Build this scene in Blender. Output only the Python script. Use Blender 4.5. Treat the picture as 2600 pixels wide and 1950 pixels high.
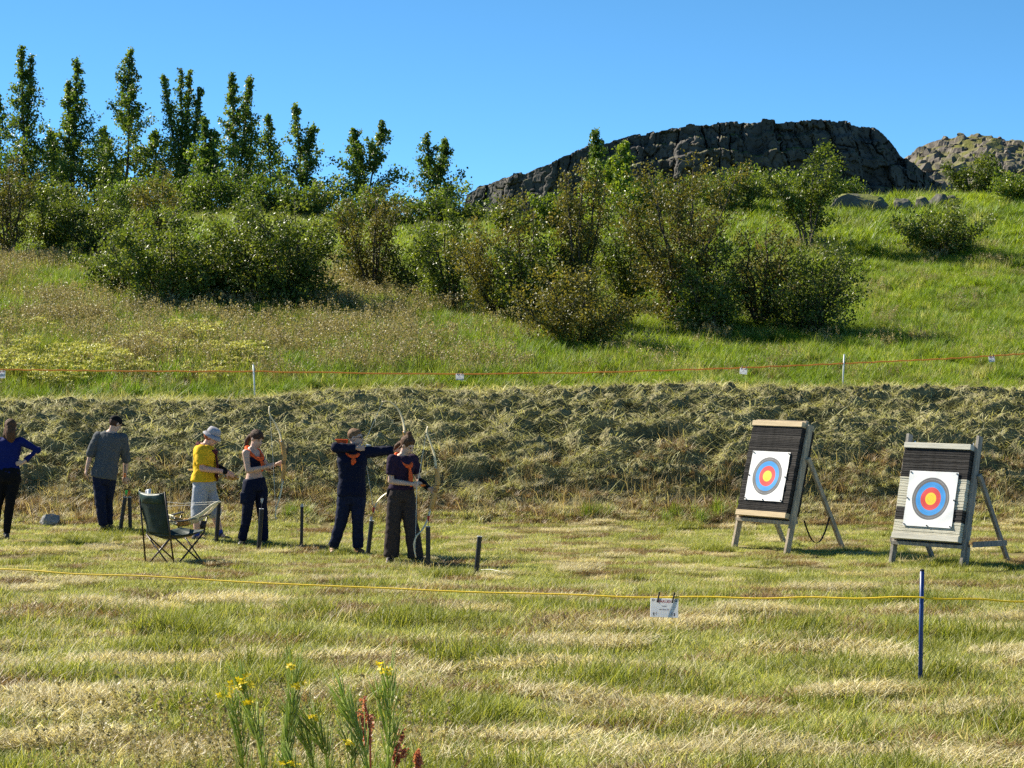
import bpy, bmesh, math, random
import numpy as np
from mathutils import Vector, Matrix, noise as mnoise

for o in list(bpy.data.objects):
    bpy.data.objects.remove(o)
SC = bpy.context.scene
COL = SC.collection
rng = np.random.default_rng(7)
random.seed(7)

# ------------------------------------------------------------------ camera, sky, sun, exposure
FPX, HOR, CAMH = 5560.0, 881.0, 2.8       # focal length and horizon row in photo pixels (2600 wide), eye height
cam_d = bpy.data.cameras.new("camera")
cam = bpy.data.objects.new("camera", cam_d)
COL.objects.link(cam)
cam.location = (0, 0, CAMH)
cam.rotation_euler = (math.radians(90), 0, 0)
cam_d.sensor_width = 36
cam_d.lens = 36 * FPX / 2600
cam_d.shift_y = (HOR - 975.0) / 2600
cam_d.clip_start = 0.1
cam_d.clip_end = 3000
SC.camera = cam

SUN_EL = math.radians(38)
SUN_AZ = math.radians(-57)                 # measured from the view direction (+Y), negative = to the left
sun_dir = Vector((math.sin(SUN_AZ) * math.cos(SUN_EL), math.cos(SUN_AZ) * math.cos(SUN_EL), math.sin(SUN_EL)))
W = bpy.data.worlds.new("World")
SC.world = W
W.use_nodes = True
nt = W.node_tree
bg = nt.nodes["Background"]
sky = nt.nodes.new("ShaderNodeTexSky")
sky.sky_type = 'NISHITA'
sky.sun_disc = False
sky.sun_elevation = SUN_EL
sky.sun_rotation = SUN_AZ
sky.altitude = 3000
sky.air_density = 0.6
sky.dust_density = 0.0
sky.ozone_density = 10.0
hsv = nt.nodes.new("ShaderNodeHueSaturation")
hsv.inputs['Hue'].default_value = 0.480
nt.links.new(sky.outputs[0], hsv.inputs['Color'])
nt.links.new(hsv.outputs[0], bg.inputs[0])
bg.inputs[1].default_value = 0.080

sun_l = bpy.data.lights.new("sun", 'SUN')
sun_l.energy = 4.8
sun_l.angle = math.radians(0.53)
sun_l.color = (1.0, 0.92, 0.76)
sun_o = bpy.data.objects.new("sun", sun_l)
COL.objects.link(sun_o)
sun_o.location = sun_dir * 100
sun_o.rotation_euler = sun_dir.to_track_quat('Z', 'Y').to_euler()

vs = SC.view_settings
vs.view_transform = 'Standard'
vs.look = 'None'
vs.gamma = 1.0
vs.use_curve_mapping = False
vs.exposure = 1.25
SC.render.engine = 'CYCLES'
cy = SC.cycles
cy.max_bounces = 4
cy.diffuse_bounces = 2
cy.glossy_bounces = 2
cy.transmission_bounces = 2
cy.transparent_max_bounces = 4
cy.caustics_reflective = False
cy.caustics_refractive = False
cy.use_denoising = False
cy.use_adaptive_sampling = True
cy.adaptive_threshold = 0.01
cy.sample_clamp_indirect = 6

# ------------------------------------------------------------------ numpy noise
def _hash(ix, iy, seed):
    h = (ix.astype(np.int64) * 374761393 + iy.astype(np.int64) * 668265263 + seed * 974634777) & 0x7fffffff
    h = ((h ^ (h >> 13)) * 1274126177) & 0x7fffffff
    return (h ^ (h >> 16)) & 0x7fffffff

def perlin(x, y, seed=0):
    x = np.asarray(x, float); y = np.asarray(y, float)
    ix = np.floor(x); iy = np.floor(y)
    fx = x - ix; fy = y - iy
    ix = ix.astype(np.int64); iy = iy.astype(np.int64)
    def g(dx, dy):
        a = _hash(ix + dx, iy + dy, seed) / 0x7fffffff * 2 * np.pi
        return np.cos(a) * (fx - dx) + np.sin(a) * (fy - dy)
    u = fx * fx * fx * (fx * (fx * 6 - 15) + 10)
    v = fy * fy * fy * (fy * (fy * 6 - 15) + 10)
    return ((g(0, 0) * (1 - u) + g(1, 0) * u) * (1 - v) + (g(0, 1) * (1 - u) + g(1, 1) * u) * v) * 1.5

def fbm(x, y, seed=0, octv=4, gain=0.5, lac=2.03):
    s = 0; a = 1.0; n = 0
    for i in range(octv):
        s = s + a * perlin(x, y, seed + i * 17)
        n += a; a *= gain
        x = np.asarray(x) * lac + 3.1; y = np.asarray(y) * lac + 1.7
    return s / n

def cells(x, y, seed=0):
    """F1, F2 and a random value for each nearest cell (jittered grid)."""
    ix = np.floor(x).astype(np.int64); iy = np.floor(y).astype(np.int64)
    f1 = np.full(x.shape, 9.0); f2 = np.full(x.shape, 9.0); idv = np.zeros(x.shape)
    for dx in (-1, 0, 1):
        for dy in (-1, 0, 1):
            cx = ix + dx; cyy = iy + dy
            jx = _hash(cx, cyy, seed) / 0x7fffffff; jy = _hash(cx, cyy, seed + 5) / 0x7fffffff
            r = _hash(cx, cyy, seed + 9) / 0x7fffffff
            d = np.maximum(np.abs(cx + 0.1 + 0.8 * jx - x), np.abs(cyy + 0.1 + 0.8 * jy - y)) * 0.6 + 0.4 * np.hypot(cx + 0.1 + 0.8 * jx - x, cyy + 0.1 + 0.8 * jy - y)
            m = d < f1
            f2 = np.where(m, f1, np.minimum(f2, d))
            idv = np.where(m, r, idv)
            f1 = np.where(m, d, f1)
    return f1, f2, idv

def sstep(a, b, x):
    t = np.clip((x - a) / (b - a), 0, 1)
    return t * t * (3 - 2 * t)

# ------------------------------------------------------------------ scene helpers
def at(px, py, d):
    """A point seen at photo pixel (px, py) that stands d metres away."""
    return Vector(((px - 1300) * d / FPX, d, CAMH - (py - HOR) * d / FPX))

def tag(o, label=None, cat=None, group=None, kind=None):
    if label: o['label'] = label
    if cat: o['category'] = cat
    if group: o['group'] = group
    if kind: o['kind'] = kind
    return o

def empty(name, loc, rz=0.0):
    o = bpy.data.objects.new(name, None)
    o.empty_display_size = 0.1
    COL.objects.link(o)
    o.location = loc
    o.rotation_euler = (0, 0, rz)
    return o

def link(name, me, parent=None, mat=None):
    o = bpy.data.objects.new(name, me)
    COL.objects.link(o)
    if parent is not None: o.parent = parent
    if mat is not None:
        if len(me.materials) == 0: me.materials.append(mat)
    return o

def mesh_np(name, V, Q, smooth=True, attrs=None):
    """Mesh from numpy vertices and an (n,4) or (n,3) face array; attrs: name -> per-point floats."""
    V = np.asarray(V, np.float32); Q = np.asarray(Q, np.int32)
    me = bpy.data.meshes.new(name)
    me.vertices.add(len(V)); me.vertices.foreach_set('co', V.ravel())
    k = Q.shape[1]
    me.loops.add(Q.size); me.loops.foreach_set('vertex_index', Q.ravel())
    me.polygons.add(len(Q))
    me.polygons.foreach_set('loop_start', np.arange(0, Q.size, k, dtype=np.int32))
    me.polygons.foreach_set('loop_total', np.full(len(Q), k, np.int32))
    me.polygons.foreach_set('use_smooth', np.full(len(Q), smooth))
    me.update(calc_edges=True)
    for n, a in (attrs or {}).items():
        at_ = me.attributes.new(n, 'FLOAT', 'POINT')
        at_.data.foreach_set('value', np.asarray(a, np.float32))
    return me

class MB:
    """Collects tubes, boxes, ellipsoids and lofts into one mesh."""
    def __init__(s): s.v = []; s.f = []
    def add(s, V, F):
        b = len(s.v); s.v += [tuple(p) for p in V]; s.f += [tuple(i + b for i in q) for q in F]; return s
    def box(s, c, size, R=None, taper=1.0):
        c = Vector(c); x, y, z = size[0] / 2, size[1] / 2, size[2] / 2
        V = []
        for k in (-1, 1):
            t = taper if k > 0 else 1
            for (i, j) in ((-1, -1), (1, -1), (1, 1), (-1, 1)):
                p = Vector((i * x * t, j * y * t, k * z)); V.append(c + (R @ p if R else p))
        return s.add(V, [(0, 3, 2, 1), (4, 5, 6, 7), (0, 1, 5, 4), (1, 2, 6, 5), (2, 3, 7, 6), (3, 0, 4, 7)])
    def beam(s, a, b, w, h, up=(0, 0, 1), jit=0):
        a, b = Vector(a), Vector(b); d = (b - a); L = d.length; d.normalize()
        up = Vector(up); x = up.cross(d)
        if x.length < 1e-4: x = Vector((1, 0, 0)).cross(d)
        x.normalize(); y = d.cross(x)
        R = Matrix((x, y, d)).transposed()
        return s.box((a + b) / 2, (w, h, L), R)
    def tube(s, pts, rad, n=8, wide=None, cap=True):
        """rad: number, list of numbers or list of (a, b) half axes; wide: vector for axis a."""
        pts = [Vector(p) for p in pts]; m = len(pts)
        if not isinstance(rad, (list, tuple)): rad = [rad] * m
        V = []; F = []; px = None
        for i, p in enumerate(pts):
            d = (pts[min(i + 1, m - 1)] - pts[max(i - 1, 0)])
            d = d.normalized() if d.length > 1e-9 else Vector((0, 0, 1))
            if wide is not None: x = Vector(wide)
            elif px is not None: x = px
            else: x = Vector((1, 0, 0)) if abs(d.x) < 0.9 else Vector((0, 1, 0))
            x = (x - d * x.dot(d))
            if x.length < 1e-6: x = d.orthogonal()
            x.normalize(); y = d.cross(x); px = x
            r = rad[i]; a, b = r if isinstance(r, (tuple, list)) else (r, r)
            for k in range(n):
                t = 2 * math.pi * k / n
                V.append(p + x * (a * math.cos(t)) + y * (b * math.sin(t)))
        for i in range(m - 1):
            for k in range(n):
                F.append((i * n + k, i * n + (k + 1) % n, (i + 1) * n + (k + 1) % n, (i + 1) * n + k))
        if cap:
            F.append(tuple(range(n - 1, -1, -1))); F.append(tuple((m - 1) * n + k for k in range(n)))
        return s.add(V, F)
    def ell(s, c, r, R=None, n=12, m=8):
        c = Vector(c); V = []; F = []
        if not isinstance(r, (tuple, list)): r = (r, r, r)
        def P(th, ph):
            p = Vector((r[0] * math.sin(th) * math.cos(ph), r[1] * math.sin(th) * math.sin(ph), r[2] * math.cos(th)))
            return c + (R @ p if R else p)
        V.append(P(0, 0))
        for i in range(1, m):
            for k in range(n): V.append(P(math.pi * i / m, 2 * math.pi * k / n))
        V.append(P(math.pi, 0))
        for k in range(n): F.append((0, 1 + k, 1 + (k + 1) % n))
        for i in range(m - 2):
            for k in range(n):
                a = 1 + i * n; F.append((a + k, a + n + k, a + n + (k + 1) % n, a + (k + 1) % n))
        e = len(V) - 1; a = 1 + (m - 2) * n
        for k in range(n): F.append((a + k, e, a + (k + 1) % n))
        return s.add(V, F)
    def limb(s, pts, rad, n=12):
        """capsule chain, closed, for the remesher"""
        s.tube(pts, rad, n)
        for p, r in zip(pts, rad):
            q = r if not isinstance(r, (tuple, list)) else (max(r),) * 3
            s.ell(p, q if not isinstance(q, (int, float)) else q * 0.99, n=n, m=8)
        return s
    def mesh(s, name, smooth=False):
        me = bpy.data.meshes.new(name)
        me.from_pydata([tuple(p) for p in s.v], [], s.f)
        if smooth: me.polygons.foreach_set('use_smooth', [True] * len(me.polygons))
        me.update()
        return me
    def build(s, name, mat, parent=None, smooth=False, off=None):
        if off is not None:
            off = Vector(off); s.v = [tuple(Vector(p) - off) for p in s.v]
        return link(name, s.mesh(name, smooth), parent, mat)

# ------------------------------------------------------------------ materials
def new_mat(name):
    m = bpy.data.materials.new(name); m.use_nodes = True
    m.node_tree.nodes.clear(); return m, m.node_tree.nodes, m.node_tree.links

def ramp(N, stops):
    r = N.new('ShaderNodeValToRGB'); e = r.color_ramp.elements
    while len(e) < len(stops): e.new(0.5)
    for el, (p, c) in zip(e, stops): el.position = p; el.color = (*c, 1)
    return r

def mat_plain(name, col, rough=0.7, spec=0.3, metal=0.0, var=0.15, scale=30.0, bump=0.0, bscale=60.0, coord='Object', stretch=(1, 1, 1), sheen=0.0):
    m, N, L = new_mat(name)
    out = N.new('ShaderNodeOutputMaterial'); b = N.new('ShaderNodeBsdfPrincipled')
    tc = N.new('ShaderNodeTexCoord'); mp = N.new('ShaderNodeMapping'); mp.inputs['Scale'].default_value = stretch
    L.new(tc.outputs[coord], mp.inputs[0])
    nz = N.new('ShaderNodeTexNoise'); nz.inputs['Scale'].default_value = scale; nz.inputs['Detail'].default_value = 4
    L.new(mp.outputs[0], nz.inputs['Vector'])
    c0 = tuple(max(0, x * (1 - var)) for x in col); c1 = tuple(min(1, x * (1 + var)) for x in col)
    r = ramp(N, [(0.3, c0), (0.7, c1)])
    L.new(nz.outputs[0], r.inputs[0]); L.new(r.outputs[0], b.inputs['Base Color'])
    b.inputs['Roughness'].default_value = rough; b.inputs['Specular IOR Level'].default_value = spec
    b.inputs['Metallic'].default_value = metal
    if sheen: b.inputs['Sheen Weight'].default_value = sheen
    if bump:
        n2 = N.new('ShaderNodeTexNoise'); n2.inputs['Scale'].default_value = bscale; n2.inputs['Detail'].default_value = 3
        L.new(mp.outputs[0], n2.inputs['Vector'])
        bp = N.new('ShaderNodeBump'); bp.inputs['Strength'].default_value = bump; bp.inputs['Distance'].default_value = 0.01
        L.new(n2.outputs[0], bp.inputs['Height']); L.new(bp.outputs[0], b.inputs['Normal'])
    L.new(b.outputs[0], out.inputs[0])
    return m

def mat_leaf(name, stops, trans=0.35, rough=0.5, spec=0.3, tcol=(1.15, 1.1, 0.6), inst=0.18, patch=None, pscale=0.35):
    """Blade / leaf material: 'tone' attribute picks the colour, a per-instance random shifts its value."""
    m, N, L = new_mat(name)
    out = N.new('ShaderNodeOutputMaterial'); b = N.new('ShaderNodeBsdfPrincipled')
    a = N.new('ShaderNodeAttribute'); a.attribute_name = 'tone'
    r = ramp(N, stops); L.new(a.outputs['Fac'], r.inputs[0])
    col = r.outputs[0]
    if patch:
        g = N.new('ShaderNodeNewGeometry'); nz = N.new('ShaderNodeTexNoise')
        nz.inputs['Scale'].default_value = pscale; nz.inputs['Detail'].default_value = 3
        L.new(g.outputs['Position'], nz.inputs['Vector'])
        rr = ramp(N, [(0.42, (0, 0, 0)), (0.6, (1, 1, 1))]); L.new(nz.outputs[0], rr.inputs[0])
        mx = N.new('ShaderNodeMix'); mx.data_type = 'RGBA'
        L.new(rr.outputs[0], mx.inputs['Factor']); L.new(col, mx.inputs['A'])
        mx2 = N.new('ShaderNodeMix'); mx2.data_type = 'RGBA'; mx2.blend_type = 'MULTIPLY'; mx2.inputs['Factor'].default_value = 1
        L.new(col, mx2.inputs['A']); mx2.inputs['B'].default_value = (*patch, 1)
        L.new(mx2.outputs['Result'], mx.inputs['B']); col = mx.outputs['Result']
    oi = N.new('ShaderNodeObjectInfo'); mr = N.new('ShaderNodeMapRange')
    mr.inputs['To Min'].default_value = 1 - inst; mr.inputs['To Max'].default_value = 1 + inst
    L.new(oi.outputs['Random'], mr.inputs['Value'])
    vm = N.new('ShaderNodeVectorMath'); vm.operation = 'SCALE'
    L.new(col, vm.inputs[0]); L.new(mr.outputs[0], vm.inputs['Scale'])
    L.new(vm.outputs[0], b.inputs['Base Color'])
    b.inputs['Roughness'].default_value = rough; b.inputs['Specular IOR Level'].default_value = spec
    t = N.new('ShaderNodeBsdfTranslucent')
    v2 = N.new('ShaderNodeVectorMath'); v2.operation = 'MULTIPLY'; v2.inputs[1].default_value = tcol
    L.new(vm.outputs[0], v2.inputs[0]); L.new(v2.outputs[0], t.inputs[0])
    mix = N.new('ShaderNodeMixShader'); mix.inputs[0].default_value = trans
    L.new(b.outputs[0], mix.inputs[1]); L.new(t.outputs[0], mix.inputs[2]); L.new(mix.outputs[0], out.inputs[0])
    return m
# ------------------------------------------------------------------ terrain
kD_L = [0, 3, 8, 13.5, 33.9, 35.3, 36.8, 39.6, 41.0, 43, 48, 56, 66, 80, 95, 112, 160, 260, 700]
kz_L = [2.0, 1.75, .85, 0, 0, .45, 1.05, 1.82, 1.97, 2.1, 2.75, 4.05, 5.7, 7.4, 8.6, 8.9, 8.0, 5, 0]
kD_M = [0, 3, 8, 13.5, 34.0, 35.4, 36.9, 39.7, 41.0, 43, 48, 53, 60, 70, 80, 92, 112, 160, 260, 700]
kz_M = [2.0, 1.75, .85, 0, 0, .50, 1.15, 1.95, 2.08, 2.2, 2.85, 3.5, 4.4, 5.8, 7.0, 7.9, 8.2, 7.8, 7, 0]
kD_R = [0, 3, 8, 13.5, 34.0, 35.4, 36.9, 39.7, 41.0, 43, 48, 53, 60, 70, 75, 85, 120, 180, 240, 330, 700]
kz_R = [2.0, 1.75, .85, 0, 0, .52, 1.2, 2.0, 2.1, 2.2, 2.85, 3.6, 4.95, 6.9, 7.75, 8.2, 9.6, 13.0, 17, 18, 4]
def curve(D, kd, kz):
    # monotone-ish smooth interpolation: sample linear interp at three offsets
    w = np.minimum(0.6 + 0.03 * D, 4.0) * 0.5
    return (np.interp(D - w, kd, kz) + 2 * np.interp(D, kd, kz) + np.interp(D + w, kd, kz)) / 4

def base_h(x, y):
    u = x / np.maximum(y, 1.0)
    L_, M_, R_ = curve(y, kD_L, kz_L), curve(y, kD_M, kz_M), curve(y, kD_R, kz_R)
    wl = sstep(0.05, 0.16, -u)
    wr = sstep(-0.01, 0.12, u)
    edge = sstep(35.5, 39, y) * (1 - sstep(42, 47, y)) * (.16 * np.exp(-((u - .05) / .10) ** 2) - .24 + .10 * perlin(x * .35, y * 0 + 2.5, 61))
    return M_ * (1 - wl) * (1 - wr) + L_ * wl + R_ * wr + edge

def bank_mask(y): return sstep(34.6, 35.8, y) * (1 - sstep(39.6, 41.2, y))
def relief(x, y):
    field = sstep(8, 14, y) * (1 - sstep(33.4, 34.4, y))
    r = field * (0.05 * fbm(x * 0.35, y * 1.1, 11, 3) + 0.03 * fbm(x * 1.6, y * 2.4, 12, 2))
    bm = bank_mask(y)
    xx = x + 0.40 * perlin(x * 0.8, y * 1.2, 31); yy = y + 0.22 * perlin(x * 1.1, y * 1.6, 32)
    lump = 1 - np.abs(fbm(xx * 0.62, yy * 1.75, 33, 2)) * 2.8
    lump2 = 1 - np.abs(perlin(xx * 1.75, yy * 3.8, 35)) * 2.4
    r = r + bm * (0.20 * np.maximum(lump, -0.7) + 0.15 * np.maximum(lump2, -0.9) + 0.035 * perlin(x * 5, y * 8, 37) - 0.03)
    hill = sstep(41, 44, y)
    r = r + hill * (0.22 * fbm(x * 0.3, y * 0.3, 41, 3) * sstep(43, 60, y) + 0.10 * np.maximum(fbm(x * 0.8, y * 0.9, 43, 2), -0.1) + 0.5 * fbm(x * 0.05, y * 0.05, 45, 2) * sstep(110, 160, y))
    return r
def gh(x, y):
    x = np.asarray(x, float); y = np.asarray(y, float)
    return base_h(x, y) + relief(x, y)
def ghs(x, y): return float(gh(np.array([x]), np.array([y]))[0])
def on_ground(px, d):
    x = (px - 1300) * d / FPX
    return Vector((x, d, ghs(x, d)))

def sheet(name, D, u0, u1, nu, mat, label):
    u = np.linspace(u0, u1, nu)
    Dg, U = np.meshgrid(D, u, indexing='ij')
    Y = Dg; X = U * np.maximum(Dg, 6.0)
    Z = gh(X, Y)
    bm = bank_mask(Y)
    V = np.stack([X, Y - 0.5 * bm * np.maximum(relief(X, Y), 0), Z], -1).reshape(-1, 3)
    i = np.arange((len(D) - 1) * nu).reshape(len(D) - 1, nu)[:, :-1].ravel()
    Q = np.stack([i, i + 1, i + nu + 1, i + nu], 1)
    o = link(name, mesh_np(name, V, Q), None, mat)
    tag(o, label, kind='structure')
    return o

def mat_ground(name, stops, scale, bump=0.5, stretch=(1, 1, 1), detail=8):
    m, N, L = new_mat(name)
    out = N.new('ShaderNodeOutputMaterial'); b = N.new('ShaderNodeBsdfPrincipled')
    g = N.new('ShaderNodeNewGeometry'); mp = N.new('ShaderNodeMapping'); mp.inputs['Scale'].default_value = stretch
    L.new(g.outputs['Position'], mp.inputs[0])
    nz = N.new('ShaderNodeTexNoise'); nz.inputs['Scale'].default_value = scale; nz.inputs['Detail'].default_value = detail; nz.inputs['Roughness'].default_value = 0.7
    L.new(mp.outputs[0], nz.inputs['Vector'])
    r = ramp(N, stops); L.new(nz.outputs[0], r.inputs[0]); L.new(r.outputs[0], b.inputs['Base Color'])
    b.inputs['Roughness'].default_value = 0.95; b.inputs['Specular IOR Level'].default_value = 0.1
    n2 = N.new('ShaderNodeTexNoise'); n2.inputs['Scale'].default_value = scale * 9; n2.inputs['Detail'].default_value = 5
    L.new(mp.outputs[0], n2.inputs['Vector'])
    bp = N.new('ShaderNodeBump'); bp.inputs['Strength'].default_value = bump; bp.inputs['Distance'].default_value = 0.05
    L.new(n2.outputs[0], bp.inputs['Height']); L.new(bp.outputs[0], b.inputs['Normal'])
    L.new(b.outputs[0], out.inputs[0]); return m

M_field = mat_ground('field_soil', [(0.3, (.10, .075, .035)), (0.5, (.20, .17, .07)), (0.7, (.26, .23, .10))], 1.5)
M_bank = mat_ground('bank_thatch', [(0.3, (.10, .085, .05)), (0.5, (.20, .185, .10)), (0.72, (.32, .29, .17))], 2.5, 0.8)
M_hill = mat_ground('hill_turf', [(0.3, (.06, .085, .016)), (0.5, (.10, .14, .024)), (0.72, (.16, .17, .045))], 0.8)
D_f = np.concatenate([np.linspace(1.5, 13, 24), np.linspace(13.1, 34.6, 300)])
D_b = np.linspace(34.6, 41.4, 135)
D_h = np.concatenate([np.linspace(41.4, 60, 90), np.linspace(60.4, 120, 90), np.linspace(121, 700, 70)])
sheet('field', D_f, -0.55, 0.55, 260, M_field, 'mown yellow-green field with rows of dry cut grass')
sheet('grass_bank', D_b, -0.42, 0.42, 440, M_bank, 'lumpy bank covered with freshly cut grass behind the archers')
sheet('hillside', D_h, -0.55, 0.55, 240, M_hill, 'green grassy hillside rising behind the bank')

# ------------------------------------------------------------------ blades and clumps
def blade_arrays(bx, by, bz, L, yw, ln, cu, w, tw, seg):
    """bent tapered strips from arrays of base points, lengths, headings, leans, curls, widths and twists"""
    n = len(bx)
    fx, fy = np.cos(yw), np.sin(yw); sx, sy = np.cos(tw), np.sin(tw)
    V = np.zeros((n, (seg + 1) * 2, 3), np.float32); px = bx.copy(); py = by.copy(); pz = bz.copy(); ang = ln.copy()
    st = L / seg
    for k in range(seg + 1):
        ww = w * (1 - (k / seg) ** 1.6 * 0.92) * 0.5
        V[:, 2 * k, 0] = px - sx * ww; V[:, 2 * k, 1] = py - sy * ww; V[:, 2 * k, 2] = pz
        V[:, 2 * k + 1, 0] = px + sx * ww; V[:, 2 * k + 1, 1] = py + sy * ww; V[:, 2 * k + 1, 2] = pz
        px = px + fx * np.sin(ang) * st; py = py + fy * np.sin(ang) * st; pz = pz + np.cos(ang) * st
        ang = np.minimum(ang + cu / seg, 2.6)
    i = (np.arange(n)[:, None] * (seg + 1) * 2 + np.arange(seg)[None, :] * 2).ravel()
    return V.reshape(-1, 3), np.stack([i, i + 1, i + 3, i + 2], 1)

def blades(n, rad, hmin, hmax, wid, lean, curl, seed, yaw=None, yaw_sp=math.pi, seg=2, lift=0.0, tone=(0, 1), clump=0):
    g = np.random.default_rng(seed)
    rx, ry = rad if isinstance(rad, tuple) else (rad, rad)
    r = np.sqrt(g.random(n)); a = g.random(n) * 2 * np.pi
    bx, by = rx * r * np.cos(a), ry * r * np.sin(a)
    hs = np.ones(n)
    if clump:                                   # gather the blades in small tufts
        k = max(2, n // clump); c = g.integers(0, k, n)
        r = np.sqrt(g.random(k)); a = g.random(k) * 2 * np.pi
        cx, cy_ = rx * r * np.cos(a), ry * r * np.sin(a)
        bx = cx[c] + g.normal(0, .035, n); by = cy_[c] + g.normal(0, .035, n); hs = (.6 + .7 * g.random(k))[c]
    L = (hmin + (hmax - hmin) * g.random(n) ** 1.3) * hs
    yw = g.random(n) * 2 * np.pi if yaw is None else yaw + (g.random(n) * 2 - 1) * yaw_sp
    ln = np.clip(lean + 0.35 * (g.random(n) - 0.5) * 2, 0.02, 1.52)
    cu = curl * (0.4 + 1.2 * g.random(n)); w = wid * (0.7 + 0.6 * g.random(n))
    tw = yw + np.pi / 2 + (g.random(n) - 0.5) * 1.6
    V, Q = blade_arrays(bx, by, lift * g.random(n), L, yw, ln, cu, w, tw, seg)
    return V, Q, tone[0] + (tone[1] - tone[0]) * np.repeat(g.random(n), (seg + 1) * 2)

def join(parts):
    Vs, Qs, Ts = [], [], []; b = 0
    for V, Q, T in parts:
        Vs.append(V); Qs.append(Q + b); Ts.append(T); b += len(V)
    return np.concatenate(Vs), np.concatenate(Qs), np.concatenate(Ts)

def specks(n, seed, fn, size, tone=(0, 1)):
    """little quads (seed heads, florets) around points given by fn(g, n)"""
    g = np.random.default_rng(seed)
    c = fn(g, n); d1 = g.normal(size=(n, 3)); d1 /= np.linalg.norm(d1, axis=1)[:, None]
    d2 = np.cross(d1, g.normal(size=(n, 3))); d2 /= np.linalg.norm(d2, axis=1)[:, None]
    s = size * (0.6 + 0.8 * g.random(n))[:, None]
    V = np.stack([c - d1 * s, c - d2 * s * 0.6, c + d1 * s, c + d2 * s * 0.6], 1).reshape(-1, 3)
    i = np.arange(n) * 4
    return V, np.stack([i, i + 1, i + 2, i + 3], 1), tone[0] + (tone[1] - tone[0]) * np.repeat(g.random(n), 4)

PN = [0]
def proto(parts, mat):
    V, Q, T = join(parts)
    me = mesh_np('clump', V, Q, True, {'tone': T}); me.materials.append(mat)
    o = bpy.data.objects.new('proto_%03d' % PN[0], me); PN[0] += 1
    return o

def scatter(name, pts, rot, scl, kind, protos, label, cat='grass'):
    col = bpy.data.collections.new(name + '_kinds')          # never linked to the scene: only the scatter uses it
    for p in protos: col.objects.link(p)
    me = bpy.data.meshes.new(name)
    me.vertices.add(len(pts)); me.vertices.foreach_set('co', np.asarray(pts, np.float32).ravel())
    a = me.attributes.new('rot', 'FLOAT_VECTOR', 'POINT'); a.data.foreach_set('vector', np.asarray(rot, np.float32).ravel())
    a = me.attributes.new('scl', 'FLOAT', 'POINT'); a.data.foreach_set('value', np.asarray(scl, np.float32))
    a = me.attributes.new('kind_id', 'INT', 'POINT'); a.data.foreach_set('value', np.asarray(kind, np.int32))
    o = link(name, me)
    ng = bpy.data.node_groups.new(name + '_scatter', 'GeometryNodeTree')
    ng.interface.new_socket('Geometry', in_out='INPUT', socket_type='NodeSocketGeometry')
    ng.interface.new_socket('Geometry', in_out='OUTPUT', socket_type='NodeSocketGeometry')
    N, L = ng.nodes, ng.links
    gi = N.new('NodeGroupInput'); go = N.new('NodeGroupOutput')
    ci = N.new('GeometryNodeCollectionInfo'); ci.inputs['Collection'].default_value = col
    ci.inputs['Separate Children'].default_value = True; ci.inputs['Reset Children'].default_value = True
    ip = N.new('GeometryNodeInstanceOnPoints'); ip.inputs['Pick Instance'].default_value = True
    def na(nm, ty):
        q = N.new('GeometryNodeInputNamedAttribute'); q.data_type = ty; q.inputs[0].default_value = nm; return q.outputs[0]
    L.new(gi.outputs[0], ip.inputs['Points']); L.new(ci.outputs[0], ip.inputs['Instance'])
    L.new(na('kind_id', 'INT'), ip.inputs['Instance Index'])
    L.new(na('rot', 'FLOAT_VECTOR'), ip.inputs['Rotation'])
    L.new(na('scl', 'FLOAT'), ip.inputs['Scale'])
    L.new(ip.outputs[0], go.inputs[0])
    md = o.modifiers.new('scatter', 'NODES'); md.node_group = ng
    tag(o, label, cat, kind='stuff')
    return o

def rand_pts(n, d0, d1, u0, u1, g):
    """uniform over the ground fan between distances d0 and d1"""
    D = np.sqrt(d0 ** 2 + (d1 ** 2 - d0 ** 2) * g.random(n)); u = u0 + (u1 - u0) * g.random(n)
    return u * D, D

# colours: dark to light in each ramp
G_green = mat_leaf('grass_green', [(0, (.12, .16, .02)), (.5, (.235, .275, .045)), (1, (.42, .42, .12))], .42)
G_yel = mat_leaf('grass_yellowgreen', [(0, (.16, .20, .03)), (.5, (.34, .39, .09)), (1, (.62, .60, .26))], .42)
G_straw = mat_leaf('straw', [(0, (.32, .26, .13)), (.45, (.58, .51, .29)), (1, (.82, .76, .53))], .34, .55)
G_brown = mat_leaf('dead_grass', [(0, (.13, .08, .036)), (.5, (.29, .19, .085)), (1, (.46, .34, .17))], .25)
G_hay = mat_leaf('cut_grass', [(0, (.10, .105, .035)), (.2, (.26, .24, .10)), (.42, (.43, .44, .165)), (.72, (.66, .64, .30)), (1, (.88, .82, .54))], .3, .6)
G_mead = mat_leaf('meadow_green', [(0, (.09, .15, .012)), (.5, (.18, .26, .026)), (1, (.34, .39, .08))], .44, patch=(.85, 1.0, .9))
G_hillg = mat_leaf('hill_green', [(0, (.13, .21, .012)), (.5, (.23, .34, .022)), (1, (.40, .46, .055))], .48, patch=(.72, .80, .9), pscale=.25)
G_seed = mat_leaf('seed_heads', [(0, (.17, .14, .06)), (.5, (.31, .265, .13)), (1, (.50, .43, .25))], .3)
G_umb = mat_leaf('umbel_flowers', [(0, (.28, .30, .05)), (.5, (.46, .46, .11)), (1, (.70, .68, .34))], .3)
G_drytall = mat_leaf('dry_tall_grass', [(0, (.36, .26, .11)), (.5, (.55, .43, .20)), (1, (.74, .62, .36))], .3)

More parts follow.
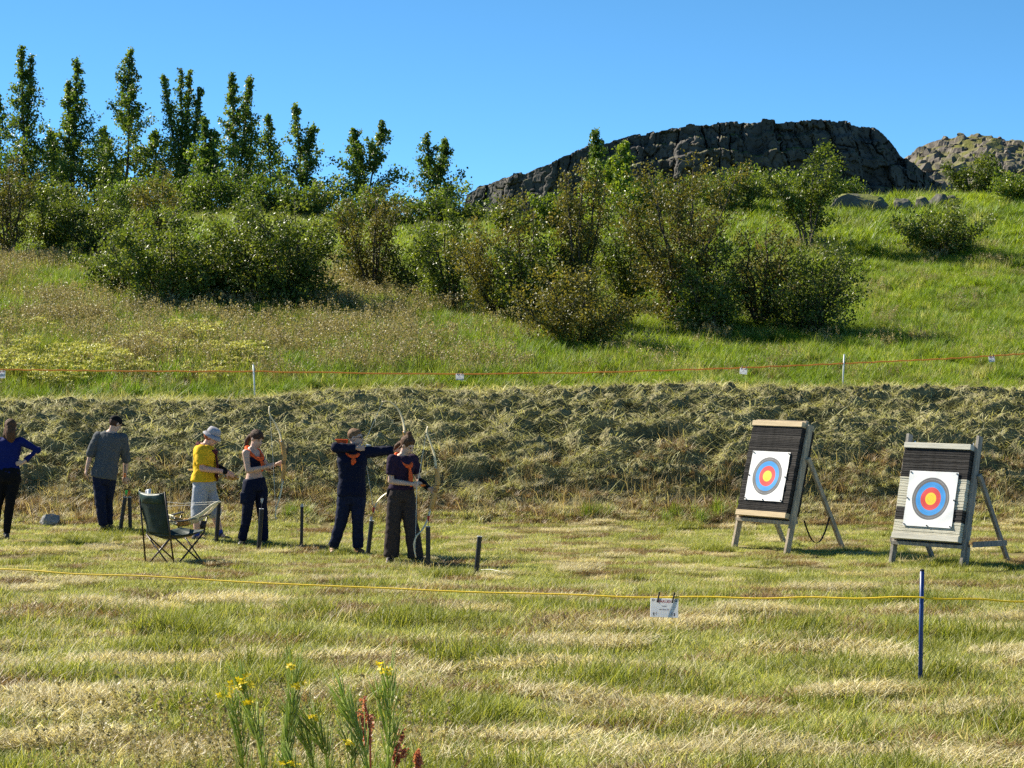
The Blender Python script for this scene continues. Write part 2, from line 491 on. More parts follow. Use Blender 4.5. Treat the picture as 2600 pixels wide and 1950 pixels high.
# ---- the mown field: long low patches that lie along the mowing rows
field_p = []
R1 = (.42, .26)
for s in range(2): field_p.append(proto([blades(520, R1, .05, .13, .0075, .6, 1.0, 100 + s), blades(120, R1, .06, .14, .006, .9, .6, 160 + s, tone=(.85, 1))], G_yel))      # 0,1
for s in range(2): field_p.append(proto([blades(480, R1, .07, .20, .008, .45, .9, 110 + s, clump=24)], G_green))                          # 2,3
for s in range(3): field_p.append(proto([blades(460, (.42, .2), .05, .14, .007, 1.1, .45, 120 + s, .5, 2.2, lift=.05)], G_straw))       # 4,5,6
for s in range(2): field_p.append(proto([blades(420, (.45, .2), .05, .16, .008, 1.0, .5, 130 + s, lift=.04)], G_brown))                    # 7,8
field_p.append(proto([blades(330, (.34, .2), .13, .32, .010, .38, .8, 140, clump=36)], G_green))                                           # 9
field_p.append(proto([blades(60, (.5, .3), .12, .30, .006, .7, .8, 141)], G_straw))                                                        # 10
g = np.random.default_rng(21)
x, y = rand_pts(5600, 12.8, 34.7, -.27, .27, g)
yw_ = y + .9 * perlin(x * .45, y * .3, 55); wv = fbm(x * .45 + 5, yw_ * .95, 51, 4, .65); wv2 = fbm(x * .6, y * 1.2, 53, 3); wb = fbm(x * .5 + 9, yw_ * 1.3, 57, 4, .6)
far = sstep(21, 28, y); n = len(x); rr = g.random(n)
kd = g.integers(0, 2, n)
kd = np.where((wv > .18 + .12 * far) & (rr < .72), 4 + g.integers(0, 3, n), kd)
kd = np.where((wv <= .04) & (wv2 > .0 + .14 * far) & (rr < .65), 2 + g.integers(0, 2, n), kd)
kd = np.where((wv <= -.03) & (wv2 > .24) & (rr < .35) & (y < 25), 9, kd)
kd = np.where((wb > .13) & (rr < .7), 7 + g.integers(0, 2, n), kd)
kd = np.where(g.random(n) < .10, 10, kd)
kd = np.where(g.random(n) < .08, 4 + g.integers(0, 3, n), kd)
straw = (kd >= 4) & (kd <= 6)
z = gh(x, y) + np.where(straw, .05 * np.clip(wv * 3, 0, 1), 0)
rot = np.stack([(g.random(n) - .5) * .10, (g.random(n) - .5) * .10, g.normal(0, .35, n) + np.pi * (g.random(n) < .4)], 1)
scatter('field_grass', np.stack([x, y, z], 1), rot, (.8 + .45 * g.random(n)) * (1.0 - .42 * far) * np.where(kd == 9, .85, 1.0), kd, field_p, 'short mown grass and pale hay rows covering the whole field')

# ---- blades laid one by one over the uneven bank, drooping downhill
def laid(name, n, d0, d1, u0, u1, seed, lmin, lmax, wid, mat, tonefn, lean=(1.28, .28), down=True, label='', shift=True, curl=.7, lift=.035, seg=2):
    g = np.random.default_rng(seed)
    x, y = rand_pts(n, d0, d1, u0, u1, g)
    r = relief(x, y); bm = bank_mask(y)
    z = base_h(x, y) + r; yy = y - .5 * bm * np.maximum(r, 0) if shift else y
    e = .06
    gx = (gh(x + e, y) - gh(x - e, y)) / (2 * e); gy = (gh(x, y + e) - gh(x, y - e)) / (2 * e)
    yw = np.arctan2(-gy, -gx) + g.normal(0, 1.0, n) if down else g.random(n) * 2 * np.pi
    sl = np.arctan(np.hypot(gx, gy)) * .7
    L = lmin + (lmax - lmin) * g.random(n) ** 1.5
    ln = np.clip(lean[0] + sl * .6 + lean[1] * g.normal(0, 1, n), .02, 2.0)
    V, Q = blade_arrays(x, yy, z + lift * g.random(n) - .01, L, yw, ln, curl * (.3 + g.random(n)), wid * (.6 + .8 * g.random(n)), yw + np.pi / 2 + g.normal(0, .5, n), seg)
    T = np.repeat(np.clip(tonefn(x, y, g), 0, 1), (seg + 1) * 2)
    me = mesh_np(name, V, Q, True, {'tone': T})
    o = link(name, me, None, mat); tag(o, label, 'grass', kind='stuff'); return o
def tone_bank(x, y, g):
    a = .46 + .9 * fbm(x * .9, y * 1.6, 71, 3) + g.normal(0, .22, len(x)) - .14 * (1 - sstep(35.3, 36.8, y))
    return a
laid('cut_grass', 155000, 35.0, 41.5, -.265, .265, 23, .11, .38, .012, G_hay, tone_bank, label='heaps of cut grey-green grass lying over the lumpy bank')

# ---- the toe of the bank: dry brown growth, pale tall stalks
toe_p = []
for s in range(2): toe_p.append(proto([blades(300, .42, .08, .24, .010, .65, 1.0, 200 + s, clump=30)], G_brown))
for s in range(2): toe_p.append(proto([blades(300, .42, .08, .24, .010, .6, .9, 205 + s, clump=30)], G_hay))
toe_p.append(proto([blades(22, .30, .30, .70, .009, .35, .7, 210)], G_drytall))
toe_p.append(proto([blades(240, .34, .12, .36, .011, .4, .9, 211, clump=40)], G_mead))
toe_p.append(proto([blades(300, .42, .08, .22, .009, 1.0, .6, 212)], G_straw))
g = np.random.default_rng(22)
x, y = rand_pts(900, 34.0, 36.3, -.27, .27, g); n = len(x)
y = y - .12 * sstep(.05, .2, -x / y)
n1 = fbm(x * .5, y * .8, 61, 3); rr = g.random(n)
kd = np.where(rr < .48, g.integers(0, 2, n), np.where(rr < .75, 2 + g.integers(0, 2, n), 6))
kd = np.where((n1 > .36) & (rr > .8) & (y < 35.2), 5, kd)
kd = np.where(g.random(n) < .16, 4, kd)
rot = np.stack([-.22 + (g.random(n) - .5) * .15, (g.random(n) - .5) * .15, g.random(n) * 6.28], 1); rot[:, 2] *= .0; rot[:, 2] += g.normal(0, .4, n)
rot[:, 0] = .22
scatter('bank_toe_grass', np.stack([x, y, gh(x, y)], 1), rot, (.55 + .40 * g.random(n)) * (1 - .15 * sstep(34, 36, y)), kd, toe_p, 'dry brown and straw growth along the foot of the bank')

# ---- meadow on the slope behind (rope to bushes): seed heads on the left, fresh green on the right
def pan(h0, h1, rad):
    def fn(g, n):
        k = max(1, n // 14); sx = g.normal(0, rad, (k, 2)); st = g.integers(0, k, n); t = g.random(n)
        hh = h0 + (h1 - h0) * g.random(k)
        return np.stack([sx[st, 0] + g.normal(0, .022, n), sx[st, 1] + g.normal(0, .022, n), hh[st] - .20 * t], 1)
    return fn
def umb(h0, h1, rad):
    def fn(g, n):
        k = max(1, n // 22); sx = g.normal(0, rad, (k, 2)); st = g.integers(0, k, n)
        hh = h0 + (h1 - h0) * g.random(k)
        return np.stack([sx[st, 0] + g.normal(0, .045, n), sx[st, 1] + g.normal(0, .045, n), hh[st] + g.normal(0, .012, n)], 1)
    return fn
mead_p = []
for s in range(2): mead_p.append(proto([blades(330, .52, .2, .46, .015, .38, .9, 300 + s, clump=30)], G_mead))             # 0,1
for s in range(2): mead_p.append(proto([blades(300, .52, .18, .42, .015, .45, 1.0, 305 + s, clump=30)], G_hillg))          # 2,3
for s in range(2):                                                                                                        # 4,5 flowering grass
    mead_p.append(proto([blades(80, .5, .3, .60, .006, .16, .3, 310 + s), specks(420, 315 + s, pan(.42, .68, .26), .017)], G_seed))
for s in range(2):                                                                                                        # 6,7 umbels
    mead_p.append(proto([specks(300, 320 + s, umb(.36, .56, .22), .024), blades(60, .4, .3, .5, .010, .15, .2, 325 + s, tone=(0, .25))], G_umb))
mead_p.append(proto([blades(240, .5, .2, .44, .014, .4, .9, 330)], G_yel))                                                # 8
mead_p.append(proto([blades(180, .5, .16, .4, .014, .6, 1.1, 331)], G_brown))                                             # 9
g = np.random.default_rng(24)
x, y = rand_pts(6800, 41.7, 63, -.28, .28, g); n = len(x)
u = x / y
n1 = fbm(x * .22, y * .3, 81, 3); n2 = fbm(x * .5, y * .6, 83, 3); rr = g.random(n)
kd = np.where(u < -.02 + .08 * n2, g.integers(0, 2, n), np.where(rr < .25, g.integers(0, 2, n), 2 + g.integers(0, 2, n)))
seedy = (1 - sstep(-.12, .03, u + .10 * n2)) * sstep(42.6, 44.0, y + 2.0 * n1)
seedy = seedy * (1 - .8 * sstep(.05, .20, n1 + .3 * n2)) + .10
seedy = np.where(u > .04, .05 + .16 * sstep(.05, .35, n2), seedy)
kd = np.where(g.random(n) < .38 * seedy, 4 + g.integers(0, 2, n), kd)
umbz = (1 - sstep(-.18, -.06, u)) * (1 - sstep(44.5, 50, y)) * sstep(42.0, 43.2, y) * sstep(-.10, .15, n2 + .05)
kd = np.where(g.random(n) < .55 * umbz, 6 + g.integers(0, 2, n), kd)
kd = np.where((g.random(n) < .12), 8, kd)
kd = np.where((n2 < -.25) & (g.random(n) < .3), 9, kd)
tilt = .12
rot = np.stack([tilt + (g.random(n) - .5) * .1, (g.random(n) - .5) * .1, g.normal(0, .5, n) + 0 * u], 1)
sc_ = .7 + .45 * g.random(n); sc_ *= .60 + .40 * sstep(41.6, 44, y); sc_ *= 1 - .28 * sstep(.02, .12, u)
scatter('meadow_grass', np.stack([x, y, gh(x, y) - .02], 1), rot, sc_, kd, mead_p, 'tall uncut meadow grass with brown seed heads between bank and bushes')

hill_p = []
for s in range(2): hill_p.append(proto([blades(260, .75, .16, .42, .022, .5, 1.0, 400 + s, clump=26)], G_hillg))
for s in range(2): hill_p.append(proto([blades(260, .75, .16, .42, .022, .5, 1.0, 405 + s, clump=26)], G_mead))
hill_p.append(proto([blades(180, .7, .16, .42, .018, .5, .9, 408, clump=20)], G_brown))
hill_p.append(proto([blades(200, .7, .2, .46, .018, .45, .9, 409, clump=20)], G_yel))
g = np.random.default_rng(25)
x, y = rand_pts(8800, 62, 104, -.27, .28, g); n = len(x)
u = x / y; n2 = fbm(x * .3, y * .3, 91, 3)
kd = g.integers(0, 2, n); kd = np.where((n2 < -.05) & (g.random(n) < .6), 2 + g.integers(0, 2, n), kd)
kd = np.where((n2 < -.25) & (g.random(n) < .2), 4, kd); kd = np.where(g.random(n) < .08 + .15 * sstep(72, 80, y), 5, kd)
rot = np.stack([.16 + (g.random(n) - .5) * .1, (g.random(n) - .5) * .1, g.normal(0, .5, n)], 1)
scatter('hill_grass', np.stack([x, y, gh(x, y) - .03], 1), rot, .75 + .5 * g.random(n), kd, hill_p, 'bright green tussocky grass on the upper hillside')
# ------------------------------------------------------------------ rocks
def mat_rock(name, stops, moss=None, scale=0.8, mossz=(0.55, 0.8)):
    m, N, L = new_mat(name)
    out = N.new('ShaderNodeOutputMaterial'); b = N.new('ShaderNodeBsdfPrincipled')
    g = N.new('ShaderNodeNewGeometry')
    nz = N.new('ShaderNodeTexNoise'); nz.inputs['Scale'].default_value = scale; nz.inputs['Detail'].default_value = 9; nz.inputs['Roughness'].default_value = 0.7
    L.new(g.outputs['Position'], nz.inputs['Vector'])
    r = ramp(N, stops); L.new(nz.outputs[0], r.inputs[0]); col = r.outputs[0]
    if moss:
        sp = N.new('ShaderNodeSeparateXYZ'); L.new(g.outputs['Normal'], sp.inputs[0])
        mr = N.new('ShaderNodeMapRange'); mr.inputs['From Min'].default_value = mossz[0]; mr.inputs['From Max'].default_value = mossz[1]
        n3 = N.new('ShaderNodeTexNoise'); n3.inputs['Scale'].default_value = scale * .8; n3.inputs['Detail'].default_value = 5
        L.new(g.outputs['Position'], n3.inputs['Vector'])
        rr = ramp(N, [(.42, (0, 0, 0)), (.58, (1, 1, 1))]); L.new(n3.outputs[0], rr.inputs[0])
        mu = N.new('ShaderNodeMath'); mu.operation = 'MULTIPLY'
        L.new(sp.outputs['Z'], mr.inputs['Value']); L.new(mr.outputs[0], mu.inputs[0]); L.new(rr.outputs[0], mu.inputs[1])
        mx = N.new('ShaderNodeMix'); mx.data_type = 'RGBA'; L.new(mu.outputs[0], mx.inputs['Factor'])
        L.new(col, mx.inputs['A']); mx.inputs['B'].default_value = (*moss, 1); col = mx.outputs['Result']
    L.new(col, b.inputs['Base Color'])
    b.inputs['Roughness'].default_value = 0.9; b.inputs['Specular IOR Level'].default_value = 0.2
    n2 = N.new('ShaderNodeTexNoise'); n2.inputs['Scale'].default_value = scale * 6; n2.inputs['Detail'].default_value = 6
    L.new(g.outputs['Position'], n2.inputs['Vector'])
    bp = N.new('ShaderNodeBump'); bp.inputs['Strength'].default_value = 0.7; bp.inputs['Distance'].default_value = 0.12 / scale * .5
    L.new(n2.outputs[0], bp.inputs['Height']); L.new(bp.outputs[0], b.inputs['Normal'])
    L.new(b.outputs[0], out.inputs[0]); return m

M_cliff = mat_rock('basalt_cliff', [(.3, (.034, .033, .034)), (.5, (.070, .066, .063)), (.72, (.135, .122, .11))], (.13, .13, .03), 0.5, (.7, .9))
M_scree = mat_rock('hill_rock', [(.3, (.06, .052, .045)), (.5, (.125, .108, .09)), (.72, (.23, .20, .165))], (.15, .15, .035), 0.5, (.6, .85))
M_boulder = mat_rock('boulder_rock', [(.3, (.05, .048, .046)), (.5, (.10, .096, .09)), (.72, (.18, .17, .155))], (.20, .21, .05), 1.6, (.6, .85))
M_stone = mat_rock('field_stone', [(.3, (.14, .14, .14)), (.5, (.25, .25, .25)), (.72, (.40, .39, .37))], None, 7.0)

# cliff: one big face with joints, blocks and ledges, a rounded top running back
CL = np.array([(1160, 560), (1178, 520), (1185, 492), (1215, 470), (1280, 448), (1330, 440), (1400, 415), (1440, 396), (1490, 370), (1560, 346), (1640, 327), (1700, 318),
               (1760, 310), (1850, 308), (1900, 303), (2000, 301), (2100, 297), (2160, 299), (2230, 311), (2262, 332), (2285, 366), (2300, 388), (2340, 412), (2370, 432), (2420, 466), (2470, 520)], float)
def build_cliff():
    nx, nv, nb = 520, 150, 24
    px = np.linspace(1160, 2470, nx); D0 = 200.0
    t = np.linspace(0, 1, nv)
    bow_ = 9 * ((px - 1815) / 655) ** 4                       # the wall curves back at both ends
    Ds = D0 + bow_
    xs = (px - 1300) * Ds / FPX
    top = CAMH + (HOR - np.interp(px, CL[:, 0], CL[:, 1])) * Ds / FPX
    top = top + .30 * fbm(xs * .8, xs * 0 + .5, 303, 5, .6) + .34 * (cells(xs[None, :] / .9 + 40, np.full((1, nx), 3.5), 301)[2][0] - .5)
    base = 9.0
    X = np.repeat(xs[None, :], nv, 0); Z = base + (top[None, :] - base) * t[:, None]
    big = 2.4 * fbm(X * .075 + 2, Z * .015, 310, 3) + .8 * fbm(X * .3, Z * .05, 311, 2)
    # upright joints: columns of uneven width, cross-joints at uneven heights
    wx = X + 2.2 * perlin(X * .21, Z * .10, 312) + .45 * perlin(X * .8, Z * .45, 314) + .16 * perlin(X * 2.2, Z * 1.6, 316)
    wz = Z + 1.5 * perlin(X * .22 + 7, Z * .18, 313) + .5 * perlin(X * .9, Z * .8, 315) + .15 * perlin(X * 2.4, Z * 2.0, 317)
    c1 = np.floor(wx / 1.9); fr = wx / 1.9 - c1
    cw = np.minimum(fr, 1 - fr)
    hz = wz / (2.4 + 1.6 * (_hash(c1.astype(np.int64), (c1 * 0).astype(np.int64), 7) / 0x7fffffff)) + (_hash(c1.astype(np.int64), (c1 * 0 + 3).astype(np.int64), 8) / 0x7fffffff)
    r1 = np.floor(hz); fz = hz - r1; ch = np.minimum(fz, 1 - fz)
    blk = (_hash(c1.astype(np.int64), r1.astype(np.int64), 9) / 0x7fffffff - .5) * 1.1 + (_hash(c1.astype(np.int64), (c1 * 0 + 5).astype(np.int64), 12) / 0x7fffffff - .5) * .8
    c2 = np.floor(wx / .63 + .3); fr2 = wx / .63 + .3 - c2; h2 = np.floor(wz / 1.05 + c2 * .37); fz2 = wz / 1.05 + c2 * .37 - h2
    blk2 = (_hash(c2.astype(np.int64), h2.astype(np.int64), 10) / 0x7fffffff - .5) * .45
    crack = .8 * (1 - sstep(.0, .06, cw)) * sstep(-.25, .15, perlin(X * .35, Z * .3, 318)) + .4 * (1 - sstep(.0, .05, ch)) * sstep(-.1, .2, perlin(X * .4 + 9, Z * .4, 319)) + .14 * (1 - sstep(.0, .09, np.minimum(fr2, 1 - fr2))) + .10 * (1 - sstep(0, .08, np.minimum(fz2, 1 - fz2)))
    tt = t[:, None] + .09 * fbm(X * .12, X * 0, 330, 3); tu = t[:, None] + .07 * fbm(X * .2, X * 0 + 3, 331, 3)
    led = 1.5 * sstep(.60, .625, tt) + 1.2 * sstep(.80, .82, tu) + .7 * sstep(.90, .93, t[:, None] + .04 * fbm(X * .3, X * 0 + 5, 333, 3))
    led = led * sstep(1380, 1620, px)[None, :]
    Y = Ds[None, :] + big + blk + blk2 + crack + led + .12 * fbm(X * 2.5, Z * 2.5, 335, 3)
    V1 = np.stack([X, Y, Z], -1)
    s = np.linspace(0, 1, nb + 1)[1:]
    Xb = np.repeat(xs[None, :], nb, 0); Yb = Y[-1][None, :] + 45 * s[:, None] ** 1.6
    Zb = top[None, :] + .25 * fbm(Xb * .8, Yb * .8, 340, 3) * sstep(0, .08, s)[:, None] - 1.0 * s[:, None] - 7 * s[:, None] ** 3
    V = np.concatenate([V1, np.stack([Xb, Yb, Zb], -1)], 0)
    nr = V.shape[0]
    i = np.arange((nr - 1) * nx).reshape(nr - 1, nx)[:, :-1].ravel()
    o = link('cliff', mesh_np('cliff', V.reshape(-1, 3), np.stack([i, i + 1, i + nx + 1, i + nx], 1), False), None, M_cliff)
    tag(o, 'dark jointed basalt cliff crowning the hill', kind='structure')
build_cliff()

def rock_mesh(name, seed, n=26, flat=0.7, sub=2, rough=.06):
    """angular boulder about one unit across, its lowest point at z = 0"""
    r = random.Random(seed)
    bm = bmesh.new()
    for _ in range(n):
        v = Vector((r.gauss(0, 1), r.gauss(0, 1), r.gauss(0, 1))).normalized() * (.8 + .25 * r.random())
        bm.verts.new((v.x * .5, v.y * .5, v.z * .5 * flat))
    h = bmesh.ops.convex_hull(bm, input=bm.verts)
    bmesh.ops.delete(bm, geom=[e for e in h['geom_interior'] if isinstance(e, bmesh.types.BMVert)], context='VERTS')
    if sub:
        bmesh.ops.subdivide_edges(bm, edges=bm.edges, cuts=sub, use_grid_fill=True)
        for v in bm.verts:
            k = mnoise.noise(v.co * 3.1 + Vector((seed, 0, 0))) * rough + mnoise.noise(v.co * 8 + Vector((0, seed, 0))) * rough * .5
            v.co += v.co.normalized() * k
    lo = min(v.co.z for v in bm.verts)
    for v in bm.verts: v.co.z -= lo
    bmesh.ops.triangulate(bm, faces=bm.faces)
    me = bpy.data.meshes.new(name); bm.to_mesh(me); bm.free(); return me

# sunlit rocky hill to the right of the cliff
def build_rocky_hill():
    D = np.linspace(222, 330, 120); u = np.linspace(.155, .36, 180)
    Dg, U = np.meshgrid(D, u, indexing='ij'); X = U * Dg; Y = Dg
    px = 1300 + FPX * U
    topz = CAMH + (HOR - np.interp(px, [2100, 2290, 2330, 2380, 2440, 2490, 2540, 2600, 2750, 3300], [470, 425, 378, 362, 352, 348, 352, 362, 372, 390])) * 262 / FPX
    t = np.clip((Dg - 222) / 40, 0, 1)
    Z = 15 + (topz - 15) * (t ** .75) - .02 * np.maximum(Dg - 262, 0)
    f1, f2, a = cells(X / 1.7, Y / 1.7, 350)
    Z = Z + (a - .5) * .9 * sstep(.04, .12, f2 - f1) + .5 * fbm(X * .3, Y * .3, 352, 3)
    V = np.stack([X, Y, Z], -1).reshape(-1, 3)
    nu = len(u); i = np.arange((len(D) - 1) * nu).reshape(len(D) - 1, nu)[:, :-1].ravel()
    o = link('rocky_hill', mesh_np('rocky_hill', V, np.stack([i, i + 1, i + nu + 1, i + nu], 1), False), None, M_scree)
    tag(o, 'sunlit rocky hill with broken boulders to the right of the cliff', kind='structure')
    from mathutils.bvhtree import BVHTree
    meshes = [rock_mesh('stone', 500 + k, 18, .75, 1, .05) for k in range(6)]
    for m in meshes: m.materials.append(M_scree)
    g = random.Random(5); tree = BVHTree.FromPolygons([tuple(v) for v in V], [tuple(int(q) for q in f) for f in np.stack([i, i + 1, i + nu + 1, i + nu], 1)])
    for k in range(120):
        d = 226 + 38 * g.random() ** .6; uu = .172 + .085 * g.random()
        hit = tree.ray_cast(Vector((uu * d, d, 80)), Vector((0, 0, -1)))
        if hit[0] is None: continue
        s = .7 + 2.3 * g.random() ** 2.5
        st = link('stone', meshes[k % 6], o); st.location = hit[0] - Vector((0, 0, .35 * s)); st.scale = (s, s, s * (.7 + .5 * g.random()))
        st.rotation_euler = (g.random() * .5, g.random() * .5, g.random() * 6.28)
build_rocky_hill()

# boulders and outcrops on the right-hand rise
def boulder(px, py, d, w, h, seed, label, dep=1.0, name='boulder', mat=None, sink=.12, rz=None):
    p = at(px, py, d); p.z = ghs(p.x, p.y)
    me = rock_mesh(name, seed, 26, 1.0, 2, .07); me.materials.append(mat or M_boulder)
    o = link(name, me); o.location = (p.x, p.y, p.z - sink * h); o.scale = (w * 1.06, w * dep, h * 1.08)
    o.rotation_euler = (0, 0, seed * .7 if rz is None else rz)
    return tag(o, label, 'rock')
boulder(2180, 538, 71.5, 2.1, .72, 71, 'large rounded grey outcrop below the cliff, leftmost of the ledge', .8, sink=.1, rz=.3)
boulder(2222, 537, 71.2, .8, .6, 72, 'grey block leaning on the right side of the large rounded outcrop', .8)
boulder(2292, 535, 71.5, .8, .62, 73, 'dark rounded boulder in the grass right of the large outcrop', .8)
boulder(2338, 533, 72, .75, .58, 74, 'grey boulder between the dark one and the hillside shrub', .8)
boulder(2384, 527, 72.5, .75, .6, 75, 'grey boulder showing above the hillside shrub, rightmost of the ledge', .8)
boulder(2412, 520, 73, .65, .5, 79, 'small dark rock at the right end of the grassy ledge', .8)
boulder(130, 1329, 33.75, .36, .24, 76, 'lone smooth grey stone at the foot of the bank', .75, 'field_stone', M_stone, sink=.2, rz=.4)

# ------------------------------------------------------------------ trees
LF_pop = mat_leaf('poplar_leaf', [(0, (.05, .085, .012)), (.5, (.12, .175, .03)), (1, (.25, .30, .075))], .46, .42, .4, (1.3, 1.35, .5), .12)
LF_wil = mat_leaf('willow_leaf', [(0, (.046, .074, .010)), (.5, (.115, .158, .026)), (1, (.25, .28, .07))], .42, .42, .4, (1.35, 1.3, .5), .12)
LF_bir = mat_leaf('birch_leaf_brown', [(0, (.055, .068, .010)), (.5, (.135, .142, .028)), (1, (.26, .245, .065))], .42, .45, .35, (1.25, 1.05, .5), .12)
LF_yg = mat_leaf('young_leaf', [(0, (.07, .12, .014)), (.5, (.15, .21, .024)), (1, (.25, .31, .06))], .42, .38, .45, (1.3, 1.25, .5), .12)
M_bark = mat_plain('bark', (.085, .07, .055), .9, .15, var=.4, scale=8, bump=.4)
M_barkl = mat_plain('bark_light', (.16, .135, .11), .85, .15, var=.4, scale=8, bump=.4)

def leaves_mesh(P, size, g, tone, aspect=.62, droop=.0):
    n = len(P)
    d1 = g.normal(size=(n, 3)); d1[:, 2] -= droop; d1 /= np.linalg.norm(d1, axis=1)[:, None]
    up = g.normal(size=(n, 3)) * .8; up[:, 2] += .9
    d2 = np.cross(d1, up); d2 /= np.maximum(np.linalg.norm(d2, axis=1)[:, None], 1e-6)
    nn = np.cross(d1, d2)
    s = (size * (.65 + .7 * g.random(n)))[:, None]
    V = np.stack([P - d1 * s * .5, P - d2 * s * .5 * aspect + nn * s * .08, P + d1 * s * .5, P + d2 * s * .5 * aspect + nn * s * .08], 1).reshape(-1, 3)
    i = np.arange(n) * 4
    return mesh_np('crown', V, np.stack([i, i + 1, i + 2, i + 3], 1), False, {'tone': np.repeat(np.clip(tone, 0, 1), 4)})

def poly(a, b, k, wob, g, sag=0.0):
    t = np.linspace(0, 1, k)[:, None]
    p = a + (b - a) * t + np.concatenate([np.zeros((1, 3)), g.normal(0, wob, (k - 1, 3))]) * (t * (1.2 - t) * 2)
    p[:, 2] += sag * 4 * (t * (1 - t))[:, 0]
    return p

def finish_tree(name, root_p, tubes, P, tone, size, mat, bark, label, cat, group, seed, droop=0, aspect=.62):
    g = np.random.default_rng(seed + 999)
    r = empty(name, root_p)
    mb = MB()
    for pts, r0, r1, ns in tubes:
        k = len(pts); mb.tube([Vector(p) for p in pts], [r0 + (r1 - r0) * i / (k - 1) for i in range(k)], ns)
    mb.build('trunk', bark, r, True)
    me = leaves_mesh(P, size, g, tone, aspect, droop); me.materials.append(mat)
    link('crown', me, r)
    tag(r, label, cat, group)
    return r

def poplar(tops, base, wpx, d, seed, label, nl=3600, mat=None, size=.115, group='poplars on the crest', name='poplar_tree'):
    """tops: list of (px, py) leader tips; base: px of the foot; wpx: crown width in px low down"""
    g = np.random.default_rng(seed)
    rp = on_ground(base, d); sc = d / FPX
    tubes = []; pts = []; tn = []
    wm = wpx * sc / 2
    for k, (tx, ty) in enumerate(tops):
        tp = at(tx, ty, d) - rp; tp = np.array([tp.x, g.normal(0, .25 if k else .05), tp.z])
        a = np.array([0, 0, -.15]) if k == 0 else main[1] + 0
        ld = poly(a, tp, 9, .05, g)
        if k == 0: main = ld
        H = tp[2]
        tubes.append((ld, .055 * H / 6 + .02, .008, 5))
        nb = int((52 if len(tops) == 1 else 36) * (H / 6))
        for b in range(nb):
            t = .02 + .96 * (b + g.random()) / nb
            q = ld[0] + 0; f = t * 8; i0 = min(int(f), 7); q = ld[i0] + (ld[i0 + 1] - ld[i0]) * (f - i0)
            az = b * 2.4 + g.normal(0, .5)
            zf = q[2] / H
            Lb = (2.5 * wm / (len(tops) ** .4) * max(.0, 1.0 - zf) ** 1.15 * (.35 + .95 * g.random()) + .09)
            el = .15 + .95 * zf ** .7 + g.normal(0, .14)
            e = q + np.array([math.cos(az) * math.cos(el) * Lb * 1.25, math.sin(az) * math.cos(el) * Lb * 1.25, math.sin(el) * Lb * (.9)])
            br = poly(q, e, 4, .03, g)
            tubes.append((br, .014, .004, 3))
            m = int(1.6 * nl / (nb * len(tops)) * (.5 + .9 * Lb / max(wm, .2)) * (.5 + g.random()))
            tt = (.15 + .85 * g.random(m) ** .8)[:, None]
            ii = np.minimum((tt[:, 0] * 3).astype(int), 2)
            pp = br[ii] + (br[ii + 1] - br[ii]) * (tt * 3 - ii[:, None])
            pts.append(pp + g.normal(0, .06 + .12 * (1 - zf), (m, 3))); tn.append(np.full(m, .45 + g.normal(0, .16)) + g.normal(0, .16, m))
        m = int(nl * .045); tt = .55 + .45 * g.random(m); ii = np.minimum((tt * 8).astype(int), 7)
        pts.append(ld[ii] + (ld[ii + 1] - ld[ii]) * (tt * 8 - ii)[:, None] + g.normal(0, .045, (m, 3))); tn.append(.5 + g.normal(0, .2, m))
    return finish_tree(name, rp, tubes, np.concatenate(pts), np.concatenate(tn), size, mat or LF_pop, M_bark, label, 'tree', group, seed, droop=.6, aspect=.75)

